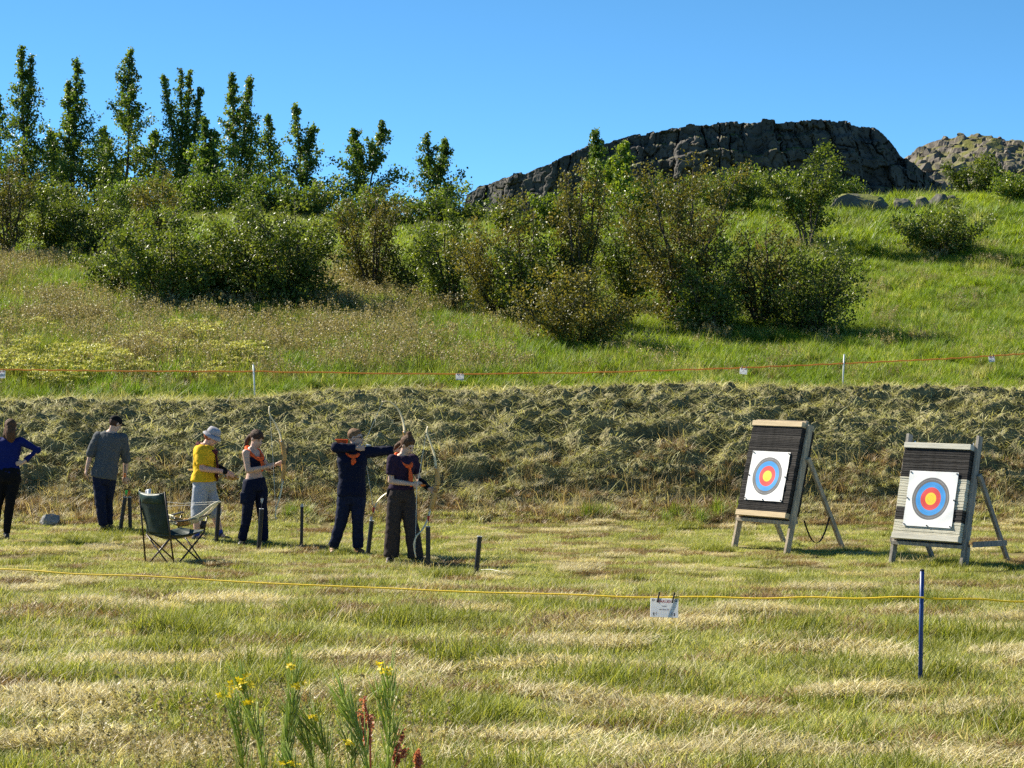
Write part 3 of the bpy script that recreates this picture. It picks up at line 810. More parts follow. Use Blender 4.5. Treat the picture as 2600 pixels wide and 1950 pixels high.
def shrub(px, py_top, wpx, d, seed, label, nl=5000, size=.07, mat=None, base_py=None, upright=.5, stems=9, group=None, name='willow_shrub', bark=None, low=.12, gap=.30, lean=0.0, cat='shrub', depth=.8):
    """multi-stemmed dome; upright 0 = spreading, 1 = narrow and tall; low = where leaves begin"""
    g = np.random.default_rng(seed)
    rp = on_ground(px, d); sc = d / FPX
    H = (at(px, py_top, d).z - rp.z) * .97; Wd = wpx * sc / 2
    tubes = []; pts = []; tn = []
    for s in range(stems):
        az = 2 * math.pi * s / stems + g.normal(0, .3)
        rad = Wd * (.45 + .75 * g.random()) * (1 - .30 * upright)
        hz = H * (1 - (.42 - .30 * upright) * min(1.2, rad / Wd) ** 2) * (.64 + .40 * g.random())
        if s == 0: rad *= .2; hz = H
        e = np.array([math.cos(az) * rad + lean * hz, math.sin(az) * rad * depth, hz])
        st = poly(np.array([math.cos(az) * .10 * Wd, math.sin(az) * .10 * Wd, -.1]), e, 7, .05 * Wd, g, sag=-.0)
        st[:, :2] *= (.55 + .45 * np.linspace(0, 1, 7) ** .8)[:, None]
        tubes.append((st, .022 * H / 2 + .008, .006, 4))
        nb = int(10 + 7 * upright)
        for b in range(nb):
            t = low + (.98 - low) * ((b + g.random()) / nb); f = t * 6; i0 = min(int(f), 5)
            q = st[i0] + (st[i0 + 1] - st[i0]) * (f - i0)
            a2 = g.random() * 6.28 if g.random() < .4 else az + g.normal(0, .9)
            Lb = (.85 * Wd * (1 - .35 * upright)) * (.5 + .8 * g.random()) * (1.15 - .6 * t)
            el = .35 + .45 * upright + g.normal(0, .25)
            e2 = q + np.array([math.cos(a2) * math.cos(el) * Lb, math.sin(a2) * math.cos(el) * Lb * depth, math.sin(el) * Lb])
            br = poly(q, e2, 4, .04, g)
            tubes.append((br, .010, .003, 3))
            m = int(1.6 * nl / (stems * nb) * (.35 + 1.3 * g.random()))
            tt = (.05 + .98 * g.random(m) ** .75)[:, None]; ii = np.minimum((tt[:, 0] * 3).astype(int), 2)
            pp = br[ii] + (br[ii + 1] - br[ii]) * (tt * 3 - ii[:, None])
            sp = .055 + .10 * Wd * gap
            pts.append(pp + g.normal(0, sp, (m, 3))); tn.append(np.full(m, .45 + g.normal(0, .15)) + g.normal(0, .15, m))
    P = np.concatenate(pts); T = np.concatenate(tn)
    k = P[:, 2] > .05 * H; P = P[k]; T = T[k]
    return finish_tree(name, rp, tubes, P, T, size, mat or LF_wil, bark or M_bark, label, cat, group, seed)

poplar([(-8, 232)], -6, 90, 92, 1, 'poplar cut off by the left edge of the picture', 2200)
poplar([(55, 116), (79, 138)], 62, 118, 91, 2, 'tallest poplar with two close tips, second from the left edge', 4200)
poplar([(194, 142), (170, 205)], 184, 120, 91, 3, 'dense dark poplar between the tallest one and the tip-forked row', 4200)
poplar([(331, 126)], 322, 138, 91, 4, 'slender pointed poplar with a single long tip, left of centre row', 4000)
poplar([(460, 176), (481, 178), (418, 190), (512, 225)], 462, 128, 90, 5, 'many-tipped poplar in the middle of the crest row', 5200)
poplar([(586, 183), (629, 186)], 598, 112, 90, 6, 'full poplar with two blunt tips right of the many-tipped one', 4800)
poplar([(684, 292)], 684, 78, 92, 7, 'small thin poplar between two fuller ones', 1900)
poplar([(752, 264), (795, 318)], 770, 118, 88, 8, 'loose poplar with wispy tip above the big willow', 3300)
poplar([(900, 327), (971, 311)], 930, 160, 88, 9, 'broad forked poplar standing alone against the sky', 4400)
poplar([(1082, 345), (1132, 350)], 1108, 128, 88, 10, 'last poplar on the right with two pale tips', 3300, size=.115)
poplar([(130, 330)], 128, 110, 93, 11, 'short dark poplar filling the gap behind the tallest one', 2400)
poplar([(262, 325)], 262, 100, 93, 12, 'short dark poplar in the gap left of the slender one', 2200)
poplar([(392, 330)], 392, 100, 93, 13, 'short poplar in the gap right of the slender one', 2200)
poplar([(520, 300), (545, 330)], 530, 110, 87, 14, 'bushy lower poplar below the many-tipped one', 3600)
poplar([(1512, 332)], 1510, 62, 84, 15, 'narrow poplar rising in front of the cliff', 1900, group=None)
poplar([(1584, 364), (1560, 400)], 1578, 118, 74, 16, 'yellow-green young poplar in front of the cliff', 3000, LF_yg, .11, group=None)

gl, gr = 'shrubs on the left of the hillside', 'shrubs on the right of the hillside'
shrub(20, 395, 195, 63, 31, 'thin brownish birch at the left edge', 4600, 0.064, LF_bir, upright=.7, stems=8, group=gl, name='birch_shrub', low=.15)
shrub(135, 446, 172, 64, 32, 'dark round willow beside the brownish birch', 5600, 0.074, upright=.3, stems=9, group=gl)
shrub(245, 438, 218, 63, 33, 'dark wide willow below the slender poplar', 6500, 0.074, upright=.3, stems=10, group=gl, low=.05)
shrub(400, 420, 184, 66, 34, 'brownish birch rising behind the big willows', 4600, 0.064, LF_bir, upright=.6, stems=8, group=gl, name='birch_shrub')
shrub(330, 560, 195, 56.4, 35, 'low light-green willow at the left end of the big thicket', 4200, 0.074, upright=.15, stems=9, group=gl)
shrub(430, 508, 287, 53.4, 36, 'big spreading willow, left half of the thicket', 9500, 0.080, upright=.15, stems=12, group=gl, low=.02)
shrub(585, 500, 287, 54.4, 37, 'big dense willow in the middle of the thicket', 9500, 0.080, upright=.15, stems=12, group=gl, low=.02)
shrub(735, 496, 322, 53.4, 38, 'big dark willow, right half of the thicket', 10500, 0.080, upright=.15, stems=13, group=gl, low=.02)
shrub(945, 478, 218, 56.4, 39, 'brown birch right of the big thicket', 5600, 0.064, LF_bir, upright=.5, stems=9, group=gl, name='birch_shrub')
shrub(1065, 560, 149, 56.4, 40, 'sparse young willow between the two thickets', 2600, 0.069, upright=.3, stems=7, group=gl, gap=.5)
shrub(1150, 505, 224, 53.4, 41, 'leaning grey-green willow left of the right-hand thicket', 4704, 0.073, upright=.4, stems=8, group=gr, lean=-.12)
shrub(1275, 512, 265, 51.4, 42, 'brown and green birch at the left of the right-hand thicket', 6944, 0.067, LF_bir, upright=.45, stems=10, group=gr, name='birch_shrub')
shrub(1345, 530, 237, 50.4, 43, 'dark willow between the two brown birches', 6272, 0.073, upright=.4, stems=9, group=gr, low=.04)
shrub(1470, 385, 175, 49.9, 44, 'tall slim brown birch in front of the cliff', 7616, 0.062, LF_bir, upright=.95, stems=9, group=gr, name='birch_shrub', low=.06)
shrub(1462, 665, 307, 46.9, 45, 'low dark brown birch at the foot of the tall slim one', 7280, 0.062, LF_bir, upright=.2, stems=11, group=gr, name='birch_shrub', low=.02)
shrub(1590, 505, 265, 53.4, 46, 'grey-green willow behind the tall slim birch', 5376, 0.073, upright=.5, stems=9, group=gr)
shrub(1735, 382, 350, 50.4, 47, 'broad rusty brown birch, largest of the right-hand thicket', 11760, 0.065, LF_bir, upright=.6, stems=13, group=gr, name='birch_shrub', low=.03)
shrub(1800, 620, 209, 48.9, 48, 'dark green willow low beside the rusty birch', 5152, 0.073, upright=.25, stems=9, group=gr, low=.02)
shrub(1848, 430, 209, 72, 49, 'grey-green willow behind the rusty birch', 4256, 0.095, LF_wil, upright=.4, stems=8, group=gr)
shrub(1935, 448, 224, 75, 50, 'yellow-green bush below the cliff', 4256, 0.095, LF_yg, upright=.3, stems=9, group=gr, low=.05)
shrub(2052, 384, 265, 63, 51, 'open-stemmed tree with bare lower stems on the rise', 5824, 0.084, upright=.55, stems=6, group=gr, low=.42, cat='tree', name='willow_tree')
shrub(1930, 560, 224, 50.4, 52, 'brown birch at the right end of the thicket', 4704, 0.065, LF_bir, upright=.35, stems=9, group=gr, name='birch_shrub')
shrub(2070, 600, 294, 49.4, 53, 'thin grey-green willow, last of the right-hand thicket', 6272, 0.067, upright=.3, stems=11, group=gr, gap=.4, low=.05)
shrub(2388, 512, 247, 62, 54, 'lone round shrub on the open grassy hillside', 5200, 0.080, upright=.25, stems=10, group=gr, low=.10)
shrub(2480, 388, 161, 86, 55, 'bushy willow near the right edge below the rocky hill', 4000, 0.106, upright=.35, stems=8, group=gr)
shrub(2588, 452, 149, 74, 56, 'light green shrub cut off by the right edge', 3400, 0.090, LF_yg, upright=.3, stems=8, group=gr)
shrub(880, 520, 103, 78, 57, 'small bush on the skyline beside the forked poplar', 2000, 0.095, upright=.2, stems=7, group=gl)
shrub(1010, 525, 103, 80, 58, 'small dark bush under the last poplars', 2000, 0.095, upright=.2, stems=7, group=gl)
for k_, (px_, py_, w_, m_, lb_) in enumerate((
        (30, 452, 190, LF_wil, 'dark bush under the two leftmost poplars'), (150, 470, 170, LF_wil, 'dark bush under the dense second poplar row'), (330, 452, 200, LF_pop, 'bushy growth at the foot of the slender pointed poplar'),
        (480, 420, 210, LF_pop, 'bushy growth at the foot of the many-tipped poplar'), (610, 430, 190, LF_pop, 'bushy growth at the foot of the blunt-tipped poplar'), (715, 455, 170, LF_pop, 'bushy growth under the small thin poplar'),
        (800, 470, 150, LF_wil, 'bush under the loose wispy poplar'), (930, 478, 180, LF_pop, 'bushy growth at the foot of the broad forked poplar'), (1105, 485, 150, LF_pop, 'bushy growth at the foot of the last poplar'), (1190, 530, 110, LF_wil, 'dark bush below the left end of the cliff'),
        (1300, 512, 130, LF_wil, 'grey-green bush against the left part of the cliff'), (1400, 490, 140, LF_yg, 'light green bush against the cliff left of the narrow poplar'), (1660, 452, 170, LF_wil, 'green bush against the cliff between two birches'), (1780, 460, 150, LF_yg, 'yellow-green bush against the cliff behind the rusty birch'))):
    shrub(px_, py_, w_, 84 if px_ < 1250 else 76, 600 + k_, lb_, 2700, .11, m_, upright=.35, stems=9, group='bushes along the crest', low=.05)
shrub(2150, 458, 84, 76, 59, 'tiny yellow-green bush on the ledge under the cliff', 1120, 0.090, LF_yg, upright=.2, stems=6, group=gr)
# ------------------------------------------------------------------ target stands
M_foam = mat_plain('black_foam', (.030, .028, .028), .9, .15, var=.5, scale=14, bump=.5, bscale=90, stretch=(1, 1, 6))
M_foam2 = mat_plain('black_foam_worn', (.048, .044, .042), .9, .15, var=.45, scale=11, bump=.5, bscale=90, stretch=(1, 1, 6))
M_foamw = mat_plain('cream_foam', (.55, .52, .42), .85, .2, var=.22, scale=9, bump=.4, bscale=70, stretch=(1, 1, 5))
M_wood = mat_plain('new_pine', (.54, .42, .26), .7, .25, var=.16, scale=6, bump=.25, bscale=40, stretch=(.4, 3, 6))
M_woodg = mat_plain('grey_timber', (.40, .33, .24), .85, .2, var=.3, scale=7, bump=.4, bscale=40, stretch=(4, 4, .6))
M_woodd = mat_plain('weathered_timber', (.27, .245, .21), .85, .2, var=.3, scale=7, bump=.4, bscale=40, stretch=(4, 4, .6))
M_black = mat_plain('black_webbing', (.02, .02, .022), .7, .3)
M_steel = mat_plain('steel', (.6, .6, .6), .35, .5, .9)

def mat_target(name, R):
    """printed paper: rings by distance from the object's origin in its own X-Z plane"""
    m, N, L = new_mat(name)
    out = N.new('ShaderNodeOutputMaterial'); b = N.new('ShaderNodeBsdfPrincipled')
    tc = N.new('ShaderNodeTexCoord'); mp = N.new('ShaderNodeMapping'); mp.inputs['Scale'].default_value = (1 / R, 0, 1 / R)
    L.new(tc.outputs['Object'], mp.inputs[0])
    ln = N.new('ShaderNodeVectorMath'); ln.operation = 'LENGTH'; L.new(mp.outputs[0], ln.inputs[0])
    r = N.new('ShaderNodeValToRGB'); r.color_ramp.interpolation = 'CONSTANT'
    white = (.80, .80, .80); gold = (.88, .62, .02); red = (.68, .035, .035); blue = (.010, .27, .70); blk = (.11, .11, .12)
    st = [(0, gold), (.155, (.6, .42, .02)), (.165, gold), (.29, red), (.405, (.45, .03, .02)), (.415, red), (.54, blue), (.66, (.006, .17, .45)), (.67, blue), (.79, blk), (.895, (.5, .5, .5)), (.905, blk), (1.0, white)]
    st = [(p / 1.05, c) for p, c in st]
    e = r.color_ramp.elements
    while len(e) < len(st): e.new(.5)
    for el, (p, c) in zip(e, st): el.position = p; el.color = (*c, 1)
    sc = N.new('ShaderNodeMath'); sc.operation = 'MULTIPLY'; sc.inputs[1].default_value = 1 / 1.05
    L.new(ln.outputs['Value'], sc.inputs[0]); L.new(sc.outputs[0], r.inputs[0])
    # scuffed print: fine streaks show paper
    nz = N.new('ShaderNodeTexNoise'); nz.inputs['Scale'].default_value = 26; nz.inputs['Detail'].default_value = 6; nz.inputs['Roughness'].default_value = .75
    m2 = N.new('ShaderNodeMapping'); m2.inputs['Scale'].default_value = (.5, 1, 2.2); L.new(tc.outputs['Object'], m2.inputs[0]); L.new(m2.outputs[0], nz.inputs['Vector'])
    rr = ramp(N, [(.58, (0, 0, 0)), (.75, (.30, .30, .30))]); L.new(nz.outputs[0], rr.inputs[0])
    mx = N.new('ShaderNodeMix'); mx.data_type = 'RGBA'; L.new(rr.outputs[0], mx.inputs['Factor']); L.new(r.outputs[0], mx.inputs['A']); mx.inputs['B'].default_value = (.62, .60, .56, 1)
    L.new(mx.outputs['Result'], b.inputs['Base Color']); b.inputs['Roughness'].default_value = .6
    L.new(b.outputs[0], out.inputs[0]); return m

def target_stand(d, base_px, theta, tilt, bw, bh, z0, thick, layers, label, plabel, paper, rings_c, rad, style):
    """board facing left-front by theta, leaning back by tilt; all parts in the stand's own frame:
    x along the board, y to its back, z up; origin at the foot of the front left leg"""
    p = on_ground(base_px, d)
    root = empty('target_stand', p, -theta)
    Rm = Matrix.Rotation(-tilt, 3, 'X')
    def P(x, y, z): return Vector((x, z0 * math.tan(tilt), z0)) + Rm @ Vector((0, y, z))
    rr = random.Random(int(d * 100))
    # clamping planks
    for zz, h in ((-.035, .075), (bh - .035, .072)):
        mb = MB(); mb.box(P(bw / 2, thick * .42, zz + h / 2), (bw, thick * .98, h), Rm); o = mb.build('clamp_plank', M_wood if style == 0 else mat_cl, root); bevel(o, .004)
    # foam strips
    n = len(layers); z = .042; H = bh - .08; hh = H / sum(l[1] for l in layers)
    for mat, w in layers:
        h = w * hh
        mb = MB(); mb.box((0, 0, 0), (bw * (1 + rr.uniform(-.006, .003)), thick, h * .93), None)
        o = mb.build('foam_strip', mat, root); o.location = P(bw / 2 + rr.uniform(-.003, .003), thick / 2 + rr.uniform(-.003, .003), z + h / 2)
        o.rotation_euler = (-tilt, rr.uniform(-.0025, .0025), rr.uniform(-.003, .003)); bevel(o, .004)
        z += h
    # side legs (front pair): lie along the sides of the board, down to the ground
    lw, lt = .095, .045
    topz = bh + (.02 if style == 0 else .17)
    for sx in (-lt / 2 - .004, bw + lt / 2 + .004):
        a = P(sx, thick * .45, topz); dirv = (Rm @ Vector((0, 0, 1))); a2 = a - dirv * ((a.z + .12) / dirv.z)
        mb = MB(); mb.beam(a2, a, lt, lw, up=(0, 1, 0)); o = mb.build('front_leg', M_woodg if style == 0 else M_woodd, root); bevel(o, .004)
        # rear leg hinged on the front leg
        hz = bh * (.66 if style == 0 else .73)
        h0 = P(sx + (lt + .005 if sx > 0 else -lt - .005), thick * .55, hz)
        foot = Vector((h0.x, h0.y + (.78 if style == 0 else .80), -.12))
        mb = MB(); mb.beam(foot, h0, .045, .065, up=(0, 1, 0)); o = mb.build('rear_leg', M_woodg if style == 0 else M_woodd, root); bevel(o, .004)
        if style == 1:
            q0 = P(sx + (lt * 2 if sx > 0 else -lt * 2) + .012, thick * .5, -.03); t_ = (h0.z - q0.z - .02) / (h0.z + .12); q1 = h0 + (foot - h0) * min(t_ + .0, .9) + Vector((.0, .06, 0)); q1.x = q0.x; q1.z = q0.z - .03
            mb = MB(); mb.beam(q0, q1, .022, .07); mb.build('side_rail', M_woodd, root)
            mb = MB(); mb.beam(a2 + Vector((.03 if sx > 0 else -.03, .03, 0)), a2 + Vector((.03 if sx > 0 else -.03, .03, 0)) + dirv * .42, .03, .07, up=(0, 1, 0)); mb.build('leg_splint', M_woodd, root)
    # ledge under the board
    mb = MB(); mb.beam(P(-.03, thick * .5, -.062), P(bw + .03, thick * .5, -.062), thick * .75, .045); mb.build('bottom_rail', M_woodg if style == 0 else M_woodd, root)
    if style == 0:
        mb = MB(); mb.beam(P(.0, thick * .3, bh + .055), P(bw, thick * .3, bh + .055), .05, .03); mb.build('top_rail', M_woodg, root)
        a = P(bw + .1, thick, .0); b_ = a + Vector((0, .52, .02)); pts = [a + (b_ - a) * t + Vector((0, 0, -.33 * 4 * t * (1 - t))) for t in [i / 10 for i in range(11)]]
        mb = MB(); mb.tube(pts, [(.016, .003)] * 11, 6, wide=(1, 0, 0)); mb.build('strap', M_black, root)
    for sx in (.06, bw - .06):
        mb = MB(); mb.tube([P(sx, thick * .5, bh + .03), P(sx, thick * .5, bh + .085)], .008, 6); mb.build('clamp_bolt', M_steel, root)
    tag(root, label, 'target stand')
    # printed paper face pinned on the boss
    R4 = Matrix.Rotation(-theta, 3, 'Z')
    c = P(rings_c[0], -.012, rings_c[1])
    pr = empty('archery_target', p + R4 @ c); pr.rotation_euler = (Matrix.Rotation(-theta, 3, 'Z') @ Matrix.Rotation(-tilt, 3, 'X') @ Matrix.Rotation(paper[4], 3, 'Y')).to_euler()
    x0, x1, z0_, z1 = paper[:4]; nx, nz_ = 14, 18
    V = []; F = []
    for j in range(nz_ + 1):
        for i in range(nx + 1):
            xx = x0 + (x1 - x0) * i / nx; zz = z0_ + (z1 - z0_) * j / nz_
            ed = max(abs(2 * i / nx - 1), abs(2 * j / nz_ - 1)) ** 6
            wv = .007 * mnoise.noise(Vector((xx * 5, zz * 7, d))) + .005 * mnoise.noise(Vector((xx * 14 + zz * 9, zz * 5, d))) - .006 * ed * (mnoise.noise(Vector((xx * 6, zz * 6, d + 4))) + .3)
            V.append((xx, wv, zz))
    for j in range(nz_):
        for i in range(nx):
            a = j * (nx + 1) + i; F.append((a, a + 1, a + nx + 2, a + nx + 1))
    k = len(V); V += [(v[0], v[1] + .002, v[2]) for v in V]; F += [tuple(reversed([q + k for q in f])) for f in F[:nx * nz_]]
    mb = MB(); mb.add(V, F); mb.build('paper', mat_target('target_print', rad), pr, True)
    for (i, j) in ((x0 + .02, z0_ + .02), (x1 - .02, z0_ + .02), (x0 + .02, z1 - .02), (x1 - .02, z1 - .02), (x0 + .015, (z0_ + z1) / 2), (x1 - .015, (z0_ + z1) / 2), ((x0 + x1) / 2, z0_ + .015)):
        mb = MB(); mb.ell((i, -.008, j), (.011, .008, .011), n=8, m=5); mb.build('pin', M_black, pr)
    tag(pr, plabel, 'target')
    return root

def bevel(o, w, seg=1):
    m = o.modifiers.new('bevel', 'BEVEL'); m.width = w; m.segments = seg; m.limit_method = 'ANGLE'

mat_cl = mat_plain('pale_plank', (.56, .53, .45), .75, .2, var=.18, scale=7, bump=.3, bscale=40, stretch=(.4, 3, 6))
rl = random.Random(3)
lay0 = [(M_foam if rl.random() < .6 else M_foam2, .7 + .6 * rl.random()) for _ in range(46)]
target_stand(30.2, 1852, math.radians(49), math.radians(15.5), .92, 1.27, .50, .26, lay0,
             'left target stand: leaning all-black foam boss with pale pine planks', 'printed ring target on the all-black boss',
             (-.345, .345, -.345, .345, .0), (.455, .53), .265, 0)
lay1 = []
for k in range(34):
    t = k / 34
    if t < .14: m_ = M_foamw
    elif t < .29: m_ = M_foam2
    elif t < .63: m_ = M_foamw
    else: m_ = M_foam if rl.random() < .5 else M_foam2
    lay1.append((m_, .7 + .6 * rl.random()))
target_stand(28.15, 2254, math.radians(43), math.radians(14.5), .99, 1.19, .39, .27, lay1,
             'right target stand: boss of black and cream foam bands on weathered legs', 'printed ring target on the black and cream boss',
             (-.36, .36, -.365, .355, .0), (.505, .50), .275, 1)

# ------------------------------------------------------------------ ropes, stakes, warning signs
def mat_rope(name, c):
    return mat_plain(name, c, .55, .3, var=.2, scale=120)
M_yrope = mat_rope('yellow_rope', (.90, .58, .02)); M_orope = mat_rope('orange_rope', (.92, .28, .05))
M_bluep = mat_plain('blue_plastic', (.012, .045, .20), .4, .45, var=.15, scale=12)
M_whitep = mat_plain('white_plastic', (.72, .74, .72), .45, .4, var=.08, scale=12)
M_paper = mat_leaf('laminated_paper', [(0, (.80, .81, .84)), (1, (.82, .83, .86))], .55, .35, .5, (1, 1, 1), .02)
M_redtx = mat_plain('red_print', (.62, .03, .10), .5, .3); M_greytx = mat_plain('grey_print', (.22, .22, .28), .5, .3); M_dark = mat_plain('dark_print', (.012, .012, .03), .5, .3)
M_peg = mat_plain('dark_peg', (.03, .022, .018), .6, .3); M_grom = mat_plain('grommet', (.06, .055, .08), .4, .5, .4)

def stake(name, px, d, top_z, r, lean, mat, label, cap=True):
    p = on_ground(px, d); root = empty(name, p)
    h = top_z
    mb = MB(); mb.tube([(0, 0, -.2), (lean[0] * .5, 0, h * .5), (lean[0], lean[1], h)], r, 10); mb.build('pole', mat, root, True)
    mb = MB(); mb.tube([(lean[0], lean[1], h - .004), (lean[0], lean[1], h + .008), (lean[0], lean[1], h + .011)], [r * 1.08, r * 1.08, r * .7], 10); mb.build('cap', M_black if mat is M_bluep else mat, root, True)
    tag(root, label, 'stake'); return root
stake('stake', 2336, 18.15, .95, .018, (.018, 0), M_bluep, 'dark blue plastic stake holding the yellow rope')
stake('stake', 648, 41.15, .66, .016, (-.035, 0), M_whitep, 'white stake on the bank behind the woman with the orange scarf')
stake('stake', 2139, 41.5, .64, .015, (.035, 0), M_whitep, 'white stake on the bank above the two targets')

def rope(name, pts, r, mat, label, sag=.0):
    mb = MB(); out = []
    for a, b in zip(pts[:-1], pts[1:]):
        for k in range(14):
            t = k / 14; q = a + (b - a) * t; q = Vector(q); q.z -= sag * (b - a).length ** 2 * .01 * 4 * t * (1 - t); q.z += .006 * math.sin(q.x * 3.1 + q.x * q.x)
            out.append(q)
    out.append(pts[-1])
    mb.tube(out, r, 6); o = mb.build(name, mat, None, True); return tag(o, label, 'rope')
rope('rope', [at(-500, 1425, 22.4), at(0, 1445, 21.4), at(500, 1470, 20.7), at(1000, 1493, 20.0), at(1500, 1513, 19.3), at(1687, 1516, 19.05), at(2000, 1518, 18.6), at(2339, 1517, 18.12), at(2600, 1527, 18.1), at(3100, 1530, 18.0)], .0074, M_yrope, 'yellow rope stretched low across the whole field', .12)
rope('rope', [at(-400, 938, 41.15), at(0, 938, 41.15), at(300, 942, 41.15), at(642, 943, 41.15), at(900, 947, 41.15), at(1168, 949, 41.15), at(1500, 946, 41.15), at(1880, 934, 41.4), at(2143, 923, 41.5), at(2400, 911, 41.6), at(2620, 897, 41.8), at(3000, 885, 42.2)], .0135, M_orope, 'orange rope strung along the top of the bank', .03)

def sign(px, py, d, w, h, label, full=False, rz=0.0, roll=0.0, group=None):
    """sheet hung from a rope: origin at its top middle"""
    p = at(px, py, d); root = empty('warning_sign', p - Vector((0, .02, 0))); root.rotation_euler = (0, roll, rz)
    nx, nz_ = 8, 6; V = []; F = []
    for j in range(nz_ + 1):
        for i in range(nx + 1):
            x = (i / nx - .5) * w; z = -h * j / nz_
            V.append((x, .004 * math.sin(x * 9 + px) - .012 * (j / nz_) ** 2, z))
    for j in range(nz_):
        for i in range(nx): a = j * (nx + 1) + i; F.append((a + nx + 1, a + nx + 2, a + 1, a))
    k = len(V); V += [(v[0], v[1] + .0016, v[2]) for v in V]; F += [tuple(reversed([q + k for q in f])) for f in F[:nx * nz_]]
    MB().add(V, F).build('sheet', M_paper, root, True)
    def yy(x, z): return .004 * math.sin(x * 9 + px) - .012 * (z / h) ** 2 - .0018
    for sx in (-.24, .30) if full else (-.28, .28):
        mb = MB(); mb.beam((sx * w - .006, -.012, -.035 * h / .165), (sx * w + .012, -.008, .055), .009, .012); mb.beam((sx * w - .004, .012, -.03 * h / .165), (sx * w + .014, .014, .055), .009, .006)
        mb.build('clothes_peg', M_peg, root)
    if full:
        for sx in (-.40, .40):
            mb = MB(); n = 16
            ring = [(sx * w + .0085 * math.cos(2 * math.pi * q / n), yy(sx * w, .02), -.016 + .0085 * math.sin(2 * math.pi * q / n)) for q in range(n + 1)]
            mb.tube(ring, .0028, 6, cap=False); mb.build('grommet', M_grom, root, True)
    def text(s, x, z, size, mat, nm):
        cu = bpy.data.curves.new(nm, 'FONT'); cu.body = s; cu.size = size; cu.align_x = 'CENTER'; cu.align_y = 'CENTER'; cu.offset = size * .02
        o = bpy.data.objects.new(nm, cu); COL.objects.link(o)
        me = bpy.data.meshes.new_from_object(o.evaluated_get(bpy.context.evaluated_depsgraph_get())); bpy.data.objects.remove(o); bpy.data.curves.remove(cu)
        t = link(nm, me, root, mat); me.materials.clear(); me.materials.append(mat)
        t.location = (x, yy(x, -z) - .0015, z); t.rotation_euler = (math.radians(90), 0, 0); return t
    text('VARÚÐ!', .0, -.165 * h, .165 * h * 1.25, M_redtx, 'warning_word')
    # two lines of small print, too small to read, as runs of letter-sized strokes
    g = random.Random(int(px))
    for z, words in ((-.42 * h, (8,)), (-.60 * h, (5, 7, 5))):
        mb = MB(); n = sum(words) + len(words) - 1; x = -n * .019 * w / 2 - 0
        for wd in words:
            for _ in range(wd):
                hh = (.055 + .02 * g.random()) * h; mb.box((x + .008 * w, yy(x, -z) - .0016, z + hh * .1), (.0125 * w, .0006, hh)); x += .019 * w
            x += .019 * w
        mb.build('small_print', M_greytx, root)
    # archer pictograms in the lower corners
    for s in (-1, 1):
        cx, cz = s * .37 * w, -.86 * h; mb = MB(); y = yy(cx, .86 * h) - .0016
        mb.beam((cx + s * .012 * w, y, cz + .07 * h), (cx - s * .012 * w, y, cz - .07 * h), .0008, .045 * w, up=(1, 0, 0)) if False else mb.box((cx, y, cz), (.04 * w, .0008, .13 * h), Matrix.Rotation(s * .35, 3, 'Y'))
        mb.box((cx + s * .03 * w * 0, y, cz + .085 * h), (.034 * w, .0008, .05 * h))
        arc = [(cx - s * (.05 + .055 * math.cos(t)) * w, y, cz + .05 * h + .10 * h * math.sin(t)) for t in [(-1.2 + 2.4 * q / 8) for q in range(9)]]
        mb.tube(arc, .0016, 4); mb.tube([(cx, y, cz + .06 * h), (cx - s * .09 * w, y, cz + .06 * h)], .0012, 4)
        mb.build('archer_pictogram', M_dark, root)
    tag(root, label, 'sign', group); return root
sign(1687, 1519, 19.02, .242, .162, 'white warning sign pegged to the yellow rope in the field', True, .02, .035)
sign(4, 941, 41.1, .15, .14, 'small white sign on the orange rope at the left edge', rz=.1)
sign(1168, 949, 41.1, .15, .118, 'small white sign on the orange rope left of the middle', roll=.04)
sign(1888, 935, 41.3, .145, .112, 'small bluish-white skewed sign on the orange rope above the left target', rz=.25, roll=.12)
sign(2517, 905, 41.65, .115, .105, 'small white sign on the orange rope near the right edge', roll=-.06)

# thin white cord on the ground by the rightmost tube
mb = MB(); mb.tube([on_ground(1222, 27.2) + Vector((0, 0, .05)), on_ground(1245, 26.95) + Vector((0, 0, .06)), on_ground(1268, 26.75) + Vector((0, 0, .05)), on_ground(1292, 26.6) + Vector((0, 0, .03))], .0045, 5)
tag(mb.build('cord', M_whitep, None, True), 'thin white cord trailing in the grass by the rightmost tube', 'cord')

# ------------------------------------------------------------------ bows, arrows, tubes
M_limb = mat_plain('pale_limb', (.80, .68, .44), .4, .45, var=.06, scale=8)
M_riser = mat_plain('riser_wood', (.52, .28, .075), .4, .45, var=.3, scale=16, stretch=(1, 1, .25))
M_string = mat_plain('bowstring', (.72, .70, .62), .6, .3)
M_tubeb = mat_plain('black_tube', (.018, .017, .018), .45, .4, var=.2, scale=9)
M_rim = mat_plain('pale_rim', (.55, .55, .55), .5, .4)
M_shaft = mat_plain('arrow_shaft', (.025, .025, .028), .4, .4); M_fl_o = mat_plain('orange_fletching', (.90, .22, .03), .5, .3); M_fl_g = mat_plain('green_fletching', (.10, .75, .12), .5, .3); M_fl_w = mat_plain('white_fletching', (.75, .75, .72), .5, .3); M_fl_r = mat_plain('red_fletching', (.62, .06, .04), .5, .3)

def smooth_path(pts, k=5):
    """Catmull-Rom through points"""
    P = [pts[0] * 2 - pts[1]] + list(pts) + [pts[-1] * 2 - pts[-2]]; out = []
    for i in range(1, len(P) - 2):
        for j in range(k):
            t = j / k; a, b, c, d_ = P[i - 1], P[i], P[i + 1], P[i + 2]
            out.append(.5 * ((2 * b) + (c - a) * t + (2 * a - 5 * b + 4 * c - d_) * t * t + (3 * b - a - 3 * c + d_) * t ** 3))
    out.append(pts[-1]); return out

